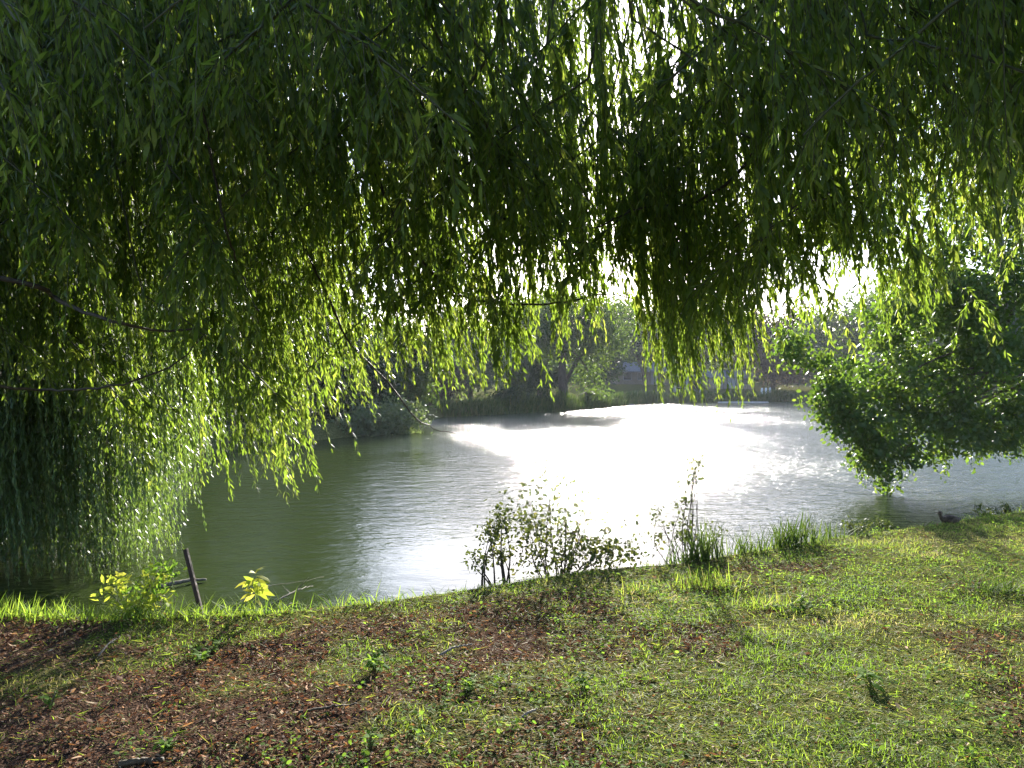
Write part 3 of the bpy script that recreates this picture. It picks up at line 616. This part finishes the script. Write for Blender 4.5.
# small broad-leaved plants growing through the grass
cx, cy_ = scatter(10000); sd = lake_sd(cx, cy_); pr = sstep(.50, .66, fbm(cx * 1.3 + 4, cy_ * 1.3, 51)) * .9 + .07
pr = np.maximum(pr, .9 * np.exp(-((cy_ - 5.7 - .12 * cx) / .7) ** 2) * sstep(.4, 1.2, cx)) * np.where(cx < .2, .45, 1)
k = (sd > .2) & (rng.random(len(cx)) < pr); cx, cy_ = cx[k], cy_[k]; cz = hgt(cx, cy_); m = len(cx); per = 11; s = np.repeat(np.arange(m), per); n = len(s)
az = rng.random(n) * 6.283; q = rng.random(n) ** .6 * .055
P = np.stack([cx[s] + np.cos(az) * q, cy_[s] + np.sin(az) * q, cz[s] + rng.uniform(.006, .06, n)], -1)
D = np.stack([np.cos(az), np.sin(az), rng.uniform(-.3, .7, n)], -1); mb = MB(); L = rng.uniform(.010, .031, n)
leaves(mb, P, D, unit(np.array([0, 0, 1.]) + rng.normal(size=(n, 3)) * .35), L, L * rng.uniform(.45, .75, n), rng.uniform(0, .4, n), 'oval', 0, np.clip(rng.random(m)[s] * .6 + rng.random(n) * .4, 0, 1))
tag(mb.build('ground_cover', M['cover']), 'low broad-leaved ground cover growing among the grass', 'ground cover', None, 'stuff')
print('COVER', n)

# ------------------------------------------------------------------ single weeds, twigs, post, stump, duck
def weed(label, px, py, n, r, h, L, mat='cover', asp=.5, stems=6, name='weed_plant', cat='weed', group='leafy weeds on the bank'):
    Y = F * CAMZ / (py - HOR); x, y, z = gp(px, Y)
    t = empty(name, (x, y, z), label, cat, group); ms = MB(); mc = MB()
    az = rng.random(stems) * 6.28; e = np.stack([x + np.cos(az) * r * rng.random(stems), y + np.sin(az) * r * rng.random(stems), z + h * rng.uniform(.6, 1, stems)], -1)
    paths = np.stack([spline([(x, y, z - .02), (x * .6 + q[0] * .4, y * .6 + q[1] * .4, z * .4 + q[2] * .6), q], 8) for q in e]); tubes(ms, paths, np.linspace(.003, .0015, 8), 4)
    si = rng.integers(0, stems, n); qi = rng.integers(2, 8, n); az = rng.random(n) * 6.28
    leaves(mc, paths[si, qi], np.stack([np.cos(az), np.sin(az), rng.uniform(-.2, .8, n)], -1), unit(np.array([0, 0, 1.]) + rng.normal(size=(n, 3)) * .3), L * rng.uniform(.6, 1.2, n), L * asp * rng.uniform(.7, 1.1, n), rng.uniform(.1, .5, n), 'oval', 0)
    ms.build('stem', M['greentwig'], t); mc.build('foliage', M[mat], t); settle(t)
weed('low leafy weed on brown litter left of the middle', 375, 672, 60, .14, .10, .055)
weed('bright green seedling at the bottom edge in the litter', 370, 752, 26, .05, .09, .045)
weed('pale leafy weed on dark soil in the middle foreground', 470, 692, 46, .12, .06, .045)
weed('small bright weed standing alone in the foreground grass', 583, 693, 26, .06, .07, .05)
weed('big curved green leaf weed in the right foreground', 872, 690, 12, .06, .07, .10, 'cover', .38, 3)
weed('grey green weed low in the bottom left litter', 165, 750, 34, .09, .05, .04)
weed('small weed cluster on the litter near the left edge', 50, 708, 20, .05, .06, .04)
weed('leafy weed row behind the left litter near the bank', 205, 655, 60, .20, .08, .05)
weed('dark leafy weed patch in the middle right of the lawn', 800, 610, 80, .25, .09, .05)

# yellow sapling and yellow weed at the left bank
t = empty('yellow_sapling', gp(253, 5.2), 'young plant with a tuft of large yellow-green leaves on the left bank', 'plant')
x, y, z = gp(253, 5.2); ms = MB(); mc = MB(); topp = at(255, 585, 5.2)
st = limb(ms, [(x, y, z - .04), (x + .01, y, z + .08), topp], .004, .002, 10, 5); ms.build('stem', M['greentwig'], t)
n = 34; pp = topp + rng.normal(size=(n, 3)) * np.array([.022, .022, .045]); az = rng.random(n) * 6.28
leaves(mc, pp, np.stack([np.cos(az), np.sin(az) * .7, rng.uniform(-.7, .8, n)], -1), unit(rdir(n) * .5 + np.array([0, -.4, .7])), rng.uniform(.08, .125, n), rng.uniform(.026, .036, n), .45, 'willow', 0)
mc.build('foliage', M['yellow'], t); settle(t)
shrub('yellow_weed', 'bright yellow leafy weed in front of the silvery willow', gp(135, 5.15), [ball(130, 600, 5.2, 20, 16), ball(150, 605, 5.2, 16, 10), ball(115, 590, 5.3, 10, 10), ball(150, 580, 5.3, 12, 10)], 'yellow', 150, .06, .035, 9, .004, 'weed', None, .36)
shrub('bank_weed', 'green leafy weed rising behind the yellow weed', gp(158, 5.3), [ball(155, 585, 5.4, 20, 14), ball(165, 570, 5.4, 12, 10)], 'cover', 120, .055, .035, 7, .004, 'weed', None, .34)

# rusty post: an angle iron driven into the bank
t0 = at(203, 622, 5.35); t1 = at(185, 549, 5.35); ax = unit(t1 - t0); t0 = t0 - ax * .25
s1 = unit(np.cross(ax, [0, 1, 0])); s2 = np.cross(s1, ax); wv = .027; th = .005
prof = [(-.5, -.5), (.5, -.5), (.5, -.5 + th / wv), (-.5 + th / wv, -.5 + th / wv), (-.5 + th / wv, .5), (-.5, .5)]
V = [t0 + (s1 * a + s2 * b) * wv for a, b in prof] + [t1 + (s1 * a + s2 * b) * wv for a, b in prof]
mb = MB(); i = np.arange(6); mb.add(np.array(V) - t0, [np.stack([i, (i + 1) % 6, (i + 1) % 6 + 6, i + 6], -1), i[::-1][None], (i + 6)[None]])
o = mb.build('metal_post', M['rust']); o.location = t0
tag(o, 'rusty brown metal post leaning at the left water edge', 'post')

def stick(name, label, pts, r0, r1, side=(), mat='deadwood', cat='branch', group=None):
    mb = MB(); b = np.asarray(pts[0], float); limb(mb, [np.asarray(q) - b for q in pts], r0, r1, 22, 6, 0, .004)
    for s in side: limb(mb, [np.asarray(q) - b for q in s], r0 * .5, r1 * .7, 10, 5, 0, .003)
    o = mb.build(name, M[mat]); o.location = b; return tag(o, label, cat, group)
def wat(px, py, dz=0.0):
    Y = F * (CAMZ - WZ - dz) / (py - HOR); return at(px, py, Y)
stick('floating_branch', 'grey bare branch lying in the water behind the metal post', [wat(150, 590, -.03), wat(172, 584, .03), wat(190, 580.5, .03), wat(206, 580, .02)], .028, .012)
stick('dead_branch', 'bare dead branch in the water behind the yellow sapling', [wat(266, 612, -.03), wat(278, 601, .10), wat(296, 591, .12), wat(312, 586, .06)], .012, .003,
      [[wat(278, 601, .10), wat(284, 606, .06), wat(292, 603, .03)], [wat(296, 591, .12), wat(303, 583, .2), wat(308, 578, .26)], [wat(290, 594, .11), wat(282, 586, .18)]])
stick('dead_branch', 'thin pale dead twig low over the water left of the yellow sapling', [wat(226, 612, -.02), wat(238, 604, .05), wat(262, 588, .10), wat(300, 582, .06), wat(324, 577, .02)], .006, .002)
def gst(px, py, dz=.015):
    Y = F * CAMZ / (py - HOR); x, y, z = gp(px, Y); return np.array([x, y, z + dz])
stick('fallen_twig', 'pale fallen twig lying by the dark soil in mid lawn', [gst(440, 655), gst(455, 651, .03), gst(472, 645)], .008, .004, (), 'deadwood', 'twig', 'fallen twigs on the bank')
stick('fallen_twig', 'forked fallen twig on the litter at far left', [gst(98, 656), gst(108, 648, .03), gst(116, 641, .02)], .006, .003, [[gst(108, 648, .03), gst(113, 646, .03)]], 'deadwood', 'twig', 'fallen twigs on the bank')
stick('fallen_twig', 'long dark twig across the litter left of the middle', [gst(298, 716), gst(325, 714, .02), gst(358, 711)], .007, .004, (), 'twig', 'twig', 'fallen twigs on the bank')
stick('fallen_twig', 'short bent twig at the bottom edge below the middle', [gst(522, 724), gst(530, 722, .03), gst(536, 716)], .007, .004, (), 'deadwood', 'twig', 'fallen twigs on the bank')
stick('fallen_twig', 'thick dark stick half buried at the bottom left', [gst(118, 766), gst(140, 764, .02), gst(160, 763)], .016, .012, (), 'twig', 'twig', 'fallen twigs on the bank')

# cut stump by the shrub
b = np.array([*gp(556, 6.62)]); mb = MB(); k = 14; th = np.arange(k) / k * 6.283
prof = [(.050, -.1), (.043, .02), (.040, .07), (.038, .085), (.0, .088)]
rg = np.concatenate([np.stack([r * (1 + .12 * np.sin(3 * th + .5)) * np.cos(th), r * (1 + .12 * np.sin(3 * th + .5)) * np.sin(th), np.full(k, z) + .006 * np.sin(2 * th)], -1) for r, z in prof])
fs = [np.array([[r * k + j, r * k + (j + 1) % k, (r + 1) * k + (j + 1) % k, (r + 1) * k + j] for r in range(4) for j in range(k)])]
mb.add(rg, fs, 0, .5, False); o = mb.build('tree_stump', M['cutwood']); o.location = b; tag(o, 'small cut brown stump at the foot of the bushy shrub', 'stump')

# thin dry stems and weeds on the right bank edge
for (px, Y, h, nn, lab) in ((858, 8.1, .30, 6, 'thin dry branching stems just left of the three-leaf weeds'), (905, 8.5, .22, 5, 'low curling dry stems left of the duck'), (925, 8.6, .42, 3, 'tallest thin dry stems right beside the duck')):
    x, y, z = gp(px, Y); t = empty('dry_stems', (x, y, z), lab, 'dry stems', 'dry stems on the right bank edge'); mb = MB(); sp = []
    for k in range(nn):
        e = np.array([x + rng.normal() * .14, y + rng.normal() * .06, z + h * rng.uniform(.7, 1.1)]); sp.append(spline([(x + rng.normal() * .07, y, z - .03), (x + rng.normal() * .06, y, z + h * .5), e], 14))
    sp = np.array(sp); tubes(mb, sp, np.linspace(.003, .0012, 14), 4)
    s = mb.build('stem', M['twig'], t); mc = MB(); n = nn * 12; q = sp[rng.integers(0, nn, n), rng.integers(5, 14, n)]
    leaves(mc, q, rdir(n), rdir(n), rng.uniform(.012, .025, n), rng.uniform(.008, .012, n), .2, 'rhomb', 0); mc.build('foliage', M['shrub'], t); settle(t)  # the foliage part here is the seed heads on the dry stems
for (px, Y, py, rx, rz, n, lab) in ((850, 8.0, 524, 14, 6, 90, 'small leafy weed at the water edge under the drooping tree'), (882, 8.3, 524, 8, 5, 45, 'tiny leafy weed between the dry stems'),
                                    (985, 9.2, 514, 22, 8, 190, 'wide leafy weed patch at the right bank edge'), (1006, 9.3, 508, 7, 6, 60, 'upright leafy weed topping the right bank edge')):
    shrub('bank_weed', lab, gp(px, Y), [ball(px, py, Y, rx, rz), ball(px + rx * .5, py + 3, Y, rx * .6, rz * .7)], 'shrub', n, .035, .03, 10, .004, 'weed', 'leafy weeds at the right bank edge', .55)

# duck resting at the bank edge: body one smooth mesh, bill and wings as parts
def lathe_body(mb, pts, prof, k=16, mi=0, sy=1.0, sz=1.0):
    """pts (n,3) spine, prof radii; elliptical section"""
    p = spline(pts, 26); r = np.interp(np.linspace(0, 1, 26), np.linspace(0, 1, len(prof)), prof)
    T = unit(np.gradient(p, axis=0)); S = unit(np.cross(T, [0, 0, 1.0])); U = np.cross(S, T); th = np.arange(k) / k * 6.283
    V = p[:, None] + r[:, None, None] * (S[:, None] * np.cos(th)[:, None] * sy + U[:, None] * np.sin(th)[:, None] * sz)
    f = np.array([[a * k + j, a * k + (j + 1) % k, (a + 1) * k + (j + 1) % k, (a + 1) * k + j] for a in range(25) for j in range(k)])
    mb.add(V.reshape(-1, 3), [f, np.arange(k)[::-1][None], (np.arange(k) + 25 * k)[None]], mi, .5, True)
dm = noise_mat('duck_plumage', [(.32, (.020, .014, .010)), (.5, (.060, .042, .028)), (.68, (.15, .11, .075))], 60, .8, .3, 5, (1, .35, 1))
dw = noise_mat('duck_wing', [(.35, (.018, .013, .010)), (.65, (.075, .052, .035))], 45, .75, .4, 5, (.3, 1, 1))
db = noise_mat('duck_bill', [(.4, (.10, .07, .03)), (.6, (.16, .10, .04))], 20, .5, .05)
x, y, z = gp(948, 8.50); z += .02
dk = empty('duck', (x, y, z), 'brown duck sitting on the grass at the right water edge', 'duck')
mb = MB(); lathe_body(mb, [(x + .23, y - .03, z + .10), (x + .12, y - .02, z + .09), (x, y, z + .085), (x - .10, y, z + .10), (x - .135, y, z + .17), (x - .14, y - .005, z + .215), (x - .175, y - .02, z + .222)],
                      [.006, .05, .085, .09, .082, .05, .032, .028, .036, .038, .030, .014], 16, 0, .95, 1.0); mb.build('body', dm, dk)
mb = MB(); lathe_body(mb, [(x - .185, y - .024, z + .219), (x - .205, y - .03, z + .212), (x - .225, y - .035, z + .208)], [.012, .013, .013, .008], 10, 0, 1.1, .5); mb.build('bill', db, dk)
for s in (-1, 1):
    mb = MB(); lathe_body(mb, [(x - .07, y + s * .058, z + .12), (x + .03, y + s * .07, z + .125), (x + .13, y + s * .045, z + .12), (x + .22, y + s * .015 - .02, z + .115)], [.01, .045, .05, .035, .008], 12, 0, .45, 1.0); mb.build('wing', dw, dk)
    mb = MB(); lathe_body(mb, [(x - .168, y - .02 + s * .026, z + .232), (x - .163, y - .019 + s * .029, z + .232), (x - .158, y - .018 + s * .026, z + .232)], [.002, .005, .002], 8); mb.build('eye', noise_mat('duck_eye', [(.4, (.01, .008, .006)), (.6, (.02, .015, .01))], 20, .2, 0), dk)
dk_s = .60
settle(dk); dk.scale = (dk_s, dk_s, dk_s); dk.location.z -= .035

# ------------------------------------------------------------------ the far banks
def ftree(name, label, px, Y, blobs, mat, n, size, cl, r=.2, **kw):
    return tree(name, label, gp(px, Y), [ball(*b) for b in blobs], mat, int(n * 1.6), size * 1.25, cl, r, **kw)
ftree('waterside_bush', 'pale brownish bush drooping onto the water at the left bank', 385, 30, [(372, 424, 29, 26, 14), (400, 418, 30, 18, 16), (350, 432, 28.4, 14, 9)], 'far_pale', 3000, .14, .28, .06, cat='bush', droop=.5)
ftree('dark_tree', 'dark evergreen tree on the left bank behind the pale bush', 352, 32, [(345, 395, 32, 26, 34), (335, 350, 32.5, 30, 40), (370, 378, 32, 22, 26)], 'far_dark', 6500, .2, .45, .22)
ftree('dark_tree', 'grey green leafy tree between the pale bush and the dark hollow', 405, 37, [(400, 385, 37, 24, 26), (412, 352, 37, 28, 34)], 'far_mid', 5500, .2, .45, .2)
ftree('tall_tree', 'tall dark tree hidden behind the willow at far left', 60, 27, [(40, 270, 27, 110, 90), (80, 380, 26, 80, 60), (-20, 160, 28, 110, 90)], 'far_dark', 9000, .26, .7, .4, group='tall trees on the left bank')
ftree('tall_tree', 'tall dark tree behind the willow above the left water', 200, 31, [(190, 280, 31, 90, 80), (210, 380, 30, 70, 50), (170, 170, 31, 90, 90)], 'far_mid', 9000, .26, .7, .4, group='tall trees on the left bank')
ftree('tall_tree', 'tall tree over the dark evergreen on the left bank', 300, 36, [(295, 250, 36, 80, 80), (310, 350, 35, 60, 50), (290, 390, 31, 40, 34), (280, 160, 36, 60, 60)], 'far_dark', 9000, .26, .7, .4, group='tall trees on the left bank')
ftree('brown_bush', 'dark reddish bush in the hollow at the end of the left arm', 432, 47, [(430, 396, 47, 18, 14), (440, 378, 48, 22, 20)], 'far_red', 2600, .2, .4, .1, cat='bush')
ftree('pale_tree', 'pale grey green tree at the back of the left arm', 470, 51, [(468, 372, 51, 26, 28), (480, 345, 52, 26, 26), (455, 330, 52, 24, 26)], 'far_pale', 5000, .24, .5, .25)
ftree('round_bush', 'rounded dark bush on the shore left of the conical shrub', 508, 49, [(507, 402, 49, 12, 10), (512, 398, 49, 8, 8)], 'far_dark', 2600, .15, .25, .06, cat='bush')
ftree('grey_tree', 'rounded grey green tree behind the dark shore bushes', 515, 55, [(517, 380, 55, 18, 22), (528, 365, 55, 14, 16)], 'far_pale', 3800, .2, .4, .15)
# conical evergreen
t = empty('conical_shrub', gp(538, 51), 'dark conical evergreen shrub on the far shore', 'shrub'); b = np.array(gp(538, 51)); mb = MB(); limb(mb, [b - [0, 0, .2], b + [0, 0, 1.2], b + [0, 0, 2.9]], .08, .02, 12, 6); mb.build('trunk', M['bark'], t)
n = 3800; u = rng.random(n) ** .7; az = rng.random(n) * 6.28; rr = (.95 * (1 - u) ** .75 + .04) * rng.uniform(.55, 1.1, n); mb = MB()
leaves(mb, np.stack([b[0] + rr * np.cos(az), b[1] + rr * np.sin(az), b[2] + .05 + u * 3.0], -1), np.stack([np.cos(az) * .5, np.sin(az) * .5, np.ones(n)], -1) + rng.normal(size=(n, 3)) * .3, rdir(n), rng.uniform(.1, .2, n), rng.uniform(.05, .09, n), .1, 'rhomb', 0); mb.build('crown', M['far_dark'], t); settle(t)
ftree('tall_tree', 'tall grey green tree added behind the conical shrub to shadow the water', 540, 62, [(535, 335, 62, 30, 30), (515, 322, 62, 30, 26), (550, 320, 62, 28, 26)], 'far_mid', 6500, .26, .5, .3)  # added tree, placed so that its shadow falls on the far water
ftree('dark_hedge', 'dark hedge behind the lawn left of the big trunk', 545, 66, [(540, 376, 66, 14, 12), (558, 376, 66, 12, 12), (525, 374, 66, 14, 14)], 'far_dark', 3000, .25, .4, .1, cat='hedge')
# big tree with the visible trunk
ftree('lawn_tree', 'big tree with a thick grey trunk standing on the far lawn', 564, 56, [(590, 372, 56, 16, 14), (580, 345, 56, 26, 20), (606, 340, 56, 28, 22), (550, 328, 56, 38, 26), (600, 318, 56, 42, 28), (598, 388, 55.5, 9, 7), (570, 360, 57, 10, 14), (565, 312, 57, 38, 26)],
      'far_mid', 8500, .2, .42, .50, limbs=6, top=at(572, 318, 56), lean=(-.4, 0, 0))
stick('fallen_log', 'dark log lying aslant on the far lawn beside the big trunk', [np.array(gp(580, 57)) + [0, 0, .25], np.array(gp(586, 57.2)) + [0, 0, .45], np.array(gp(591, 57.4)) + [0, 0, .8]], .32, .24, (), 'bark', 'log')
ftree('dark_tree', 'dark tree standing left of the far house', 606, 92, [(606, 362, 92, 14, 18), (598, 345, 93, 18, 20)], 'far_dark', 3500, .35, .6, .3)
ftree('far_tree', 'hazy dark purple grey tree on the far shore right of centre', 772, 86, [(772, 352, 86, 30, 30), (750, 330, 87, 26, 26), (795, 335, 87, 28, 30), (790, 374, 85, 18, 10)], 'far_red', 6500, .35, .7, .4)
ftree('far_tree', 'hazy grey tree behind the hanging shoots above the far shed', 700, 92, [(700, 345, 92, 30, 28), (680, 320, 93, 26, 24), (722, 325, 93, 26, 26)], 'far_pale', 5500, .38, .7, .4)
ftree('far_tree', 'hazy green tree over the roof of the far house', 645, 98, [(640, 340, 98, 30, 24), (620, 320, 98, 26, 22), (662, 325, 98, 24, 22)], 'far_mid', 5500, .38, .7, .4)
ftree('far_tree', 'far tree behind the right tree close to the shore', 850, 80, [(850, 350, 80, 36, 32), (880, 330, 81, 34, 32), (830, 372, 79, 22, 14), (835, 325, 80, 30, 26), (870, 310, 80, 34, 30), (810, 345, 80, 24, 20)], 'far_mid', 5500, .36, .7, .4)
ftree('far_tree', 'far tree showing between the boughs at the right edge', 950, 70, [(950, 340, 70, 50, 36), (1000, 330, 70, 46, 40), (920, 370, 68, 26, 20), (1010, 380, 66, 40, 24)], 'far_mid', 6500, .36, .7, .4)
# the wood behind everything
mb = MB(); blobs = []
for k in range(90):
    a = -1.15 + k / 89 * 2.3; Yd = rng.uniform(112, 130); h = rng.uniform(4, 8); blobs.append(((math.tan(a * .78) * Yd, Yd, 2 + h * .45), (rng.uniform(5, 8), 4, h * .62)))
crown(mb, blobs, 130000, 1.1, 1.0); tag(mb.build('far_wood', M['far_mid']), 'hazy wood closing the view behind the lake', 'wood', None, 'stuff')
# reeds along the far shore
sh = np.array(FAR); seg = np.linalg.norm(np.diff(sh, axis=0), axis=1); cs = np.concatenate([[0], np.cumsum(seg)]); n = 12000
u = rng.random(n) * cs[7]; x = np.interp(u, cs, sh[:, 0]); y = np.interp(u, cs, sh[:, 1]); den = vnoise(u * .5, u * 0, 3); k = rng.random(n) < .3 + den; x, y, den = x[k], y[k], den[k]; n = len(x)
P = np.stack([x + rng.normal(size=n) * .35, y + rng.normal(size=n) * .35 + .2, np.full(n, WZ - .02)], -1); P[:, 2] = np.maximum(P[:, 2], hgt(P[:, 0], P[:, 1]) - .03)
mb = MB(); blades(mb, P, rng.uniform(.4, .9, n) * (.6 + den), rng.uniform(.03, .07, n), .4); tag(mb.build('shore_reeds', M['reed']), 'green reeds fringing the far shore of the lake', 'reeds', None, 'stuff')

# far house: walls, gabled slate roof, chimney, windows, door
def box(mb, c, s, mi=0):
    c = np.asarray(c, float); s = np.asarray(s, float) / 2
    V = c + np.array([[a, b, d] for d in (-1, 1) for a, b in ((-1, -1), (1, -1), (1, 1), (-1, 1))]) * s
    mb.add(V, [np.array([[3, 2, 1, 0], [4, 5, 6, 7], [0, 1, 5, 4], [1, 2, 6, 5], [2, 3, 7, 6], [3, 0, 4, 7]])], mi)
slate = noise_mat('slate_roof', [(.3, (.12, .12, .125)), (.7, (.21, .21, .215))], 6, .7, .3); wall_m = noise_mat('house_wall', [(.3, (.16, .13, .10)), (.7, (.24, .20, .16))], 4, .9, .2)
dark_m = noise_mat('window_glass', [(.4, (.02, .022, .026)), (.6, (.04, .044, .05))], 3, .15, 0); white_m = noise_mat('white_paint', [(.4, (.62, .62, .60)), (.6, (.75, .75, .73))], 5, .6, .05); grey_m = noise_mat('grey_boards', [(.3, (.20, .20, .20)), (.7, (.34, .33, .32))], 5, .8, .2, 5, (8, 1, 1))
def building(name, label, px, Y, wx, dy, h, rh, wins, door=None, cat='house'):
    x, y, z = gp(px, Y); t = empty(name, (x, y, z), label, cat)
    mb = MB(); box(mb, (x, y, z + h / 2 - .2), (wx, dy, h + .4))
    mb.add([(x - wx / 2, y - dy / 2, z + h), (x - wx / 2, y + dy / 2, z + h), (x - wx / 2, y, z + h + rh), (x + wx / 2, y - dy / 2, z + h), (x + wx / 2, y + dy / 2, z + h), (x + wx / 2, y, z + h + rh)], [np.array([[0, 2, 1], [3, 4, 5]])])
    mb.build('wall', wall_m, t); mb = MB(); e = .35; tk = .14
    for s in (-1, 1):
        a = np.array([[x - wx / 2 - e, y + s * (dy / 2 + e), z + h - rh * e / (dy / 2)], [x + wx / 2 + e, y + s * (dy / 2 + e), z + h - rh * e / (dy / 2)], [x + wx / 2 + e, y, z + h + rh], [x - wx / 2 - e, y, z + h + rh]]) + [0, 0, .02]
        mb.add(np.vstack([a, a + [0, 0, tk]]), [np.array([[3, 2, 1, 0], [4, 5, 6, 7], [0, 1, 5, 4], [1, 2, 6, 5], [2, 3, 7, 6], [3, 0, 4, 7]])])
    rf = mb.build('roof', slate, t)
    if name == 'house':
        mb = MB(); box(mb, (x + wx * .3, y, z + h + rh + .3), (.7, .6, 1.2)); mb.build('chimney', wall_m, rf)
    for (ox, oz, ww, wh) in wins:
        mb = MB(); box(mb, (x + ox, y - dy / 2 - .03, z + oz), (ww + .16, .06, wh + .16)); wf = mb.build('window', grey_m, t)
        mb = MB(); box(mb, (x + ox, y - dy / 2 - .075, z + oz), (ww, .03, wh)); mb.build('pane', dark_m, wf)
    if door:
        ox, ww, wh = door; mb = MB(); box(mb, (x + ox, y - dy / 2 - .04, z + wh / 2), (ww, .08, wh)); mb.build('door', grey_m, t)
    settle(t)
building('house', 'low house with a grey slate roof on the far slope', 643, 108, 9.0, 5.0, 1.8, 1.2, [(-2.6, 1.1, 1.0, .9), (-.6, 1.1, 1.0, .9), (2.6, 1.1, 1.0, .9)], (1.1, .9, 1.7))
building('shed', 'small pale shed near the far shore under the hanging shoots', 728, 88, 5.0, 3.0, 1.3, .6, [(-1.6, .8, .9, .7), (1.6, .8, .9, .7)], (0, 1.0, 1.35), 'shed')
x, y, z = gp(686, 80); t = empty('shelter', (x, y, z), 'open lakeside shelter with grey posts and a dark inside', 'shelter')
mb = MB(); box(mb, (x, y, z + 1.72), (3.2, 2.2, .16)); mb.build('roof', slate, t); mb = MB(); box(mb, (x, y + 1.0, z + .8), (3.0, .1, 1.66)); mb.build('back_wall', noise_mat('dark_boards', [(.3, (.03, .03, .03)), (.7, (.06, .055, .05))], 6, .8, .2), t)
for ox in (-1.3, -.1, 1.3):
    mb = MB(); box(mb, (x + ox, y - .95, z + .8), (.22, .22, 1.66)); mb.build('post', grey_m, t)
mb = MB(); box(mb, (x - .6, y + .6, z + .45), (1.6, .4, .07)); box(mb, (x - 1.2, y + .6, z + .2), (.08, .36, .45)); box(mb, (x, y + .6, z + .2), (.08, .36, .45)); mb.build('seat', grey_m, t); settle(t)
for i, px in enumerate((762, 766, 770)):
    x, y, z = gp(px, 78); mb = MB(); k = 10; th = np.arange(k) / k * 6.283; prof = [(.11, -.1), (.11, .55), (.09, .62), (.0, .66)]
    V = np.concatenate([np.stack([r * np.cos(th), r * np.sin(th), np.full(k, q)], -1) for r, q in prof]); mb.add(V, [np.array([[r * k + j, r * k + (j + 1) % k, (r + 1) * k + (j + 1) % k, (r + 1) * k + j] for r in range(3) for j in range(k)])])
    o = mb.build('marker_post', white_m); o.location = (x, y, z); tag(o, ('leftmost', 'middle', 'rightmost')[i] + ' of the three white marker posts on the far shore', 'post', 'white marker posts on the far shore')

# ------------------------------------------------------------------ the air over the lake
mb = MB(); box(mb, (0, 62, 13), (330, 164, 40)); m, n_, l_ = nt('haze'); o_ = n_.new('ShaderNodeOutputMaterial'); v_ = n_.new('ShaderNodeVolumePrincipled')
v_.inputs['Color'].default_value = (.93, .95, 1, 1); v_.inputs['Density'].default_value = .00038; v_.inputs['Anisotropy'].default_value = .2
l_.new(v_.outputs[0], o_.inputs['Volume']); tag(mb.build('haze', m), 'thin pale morning haze over the lake', 'haze', None, 'stuff')
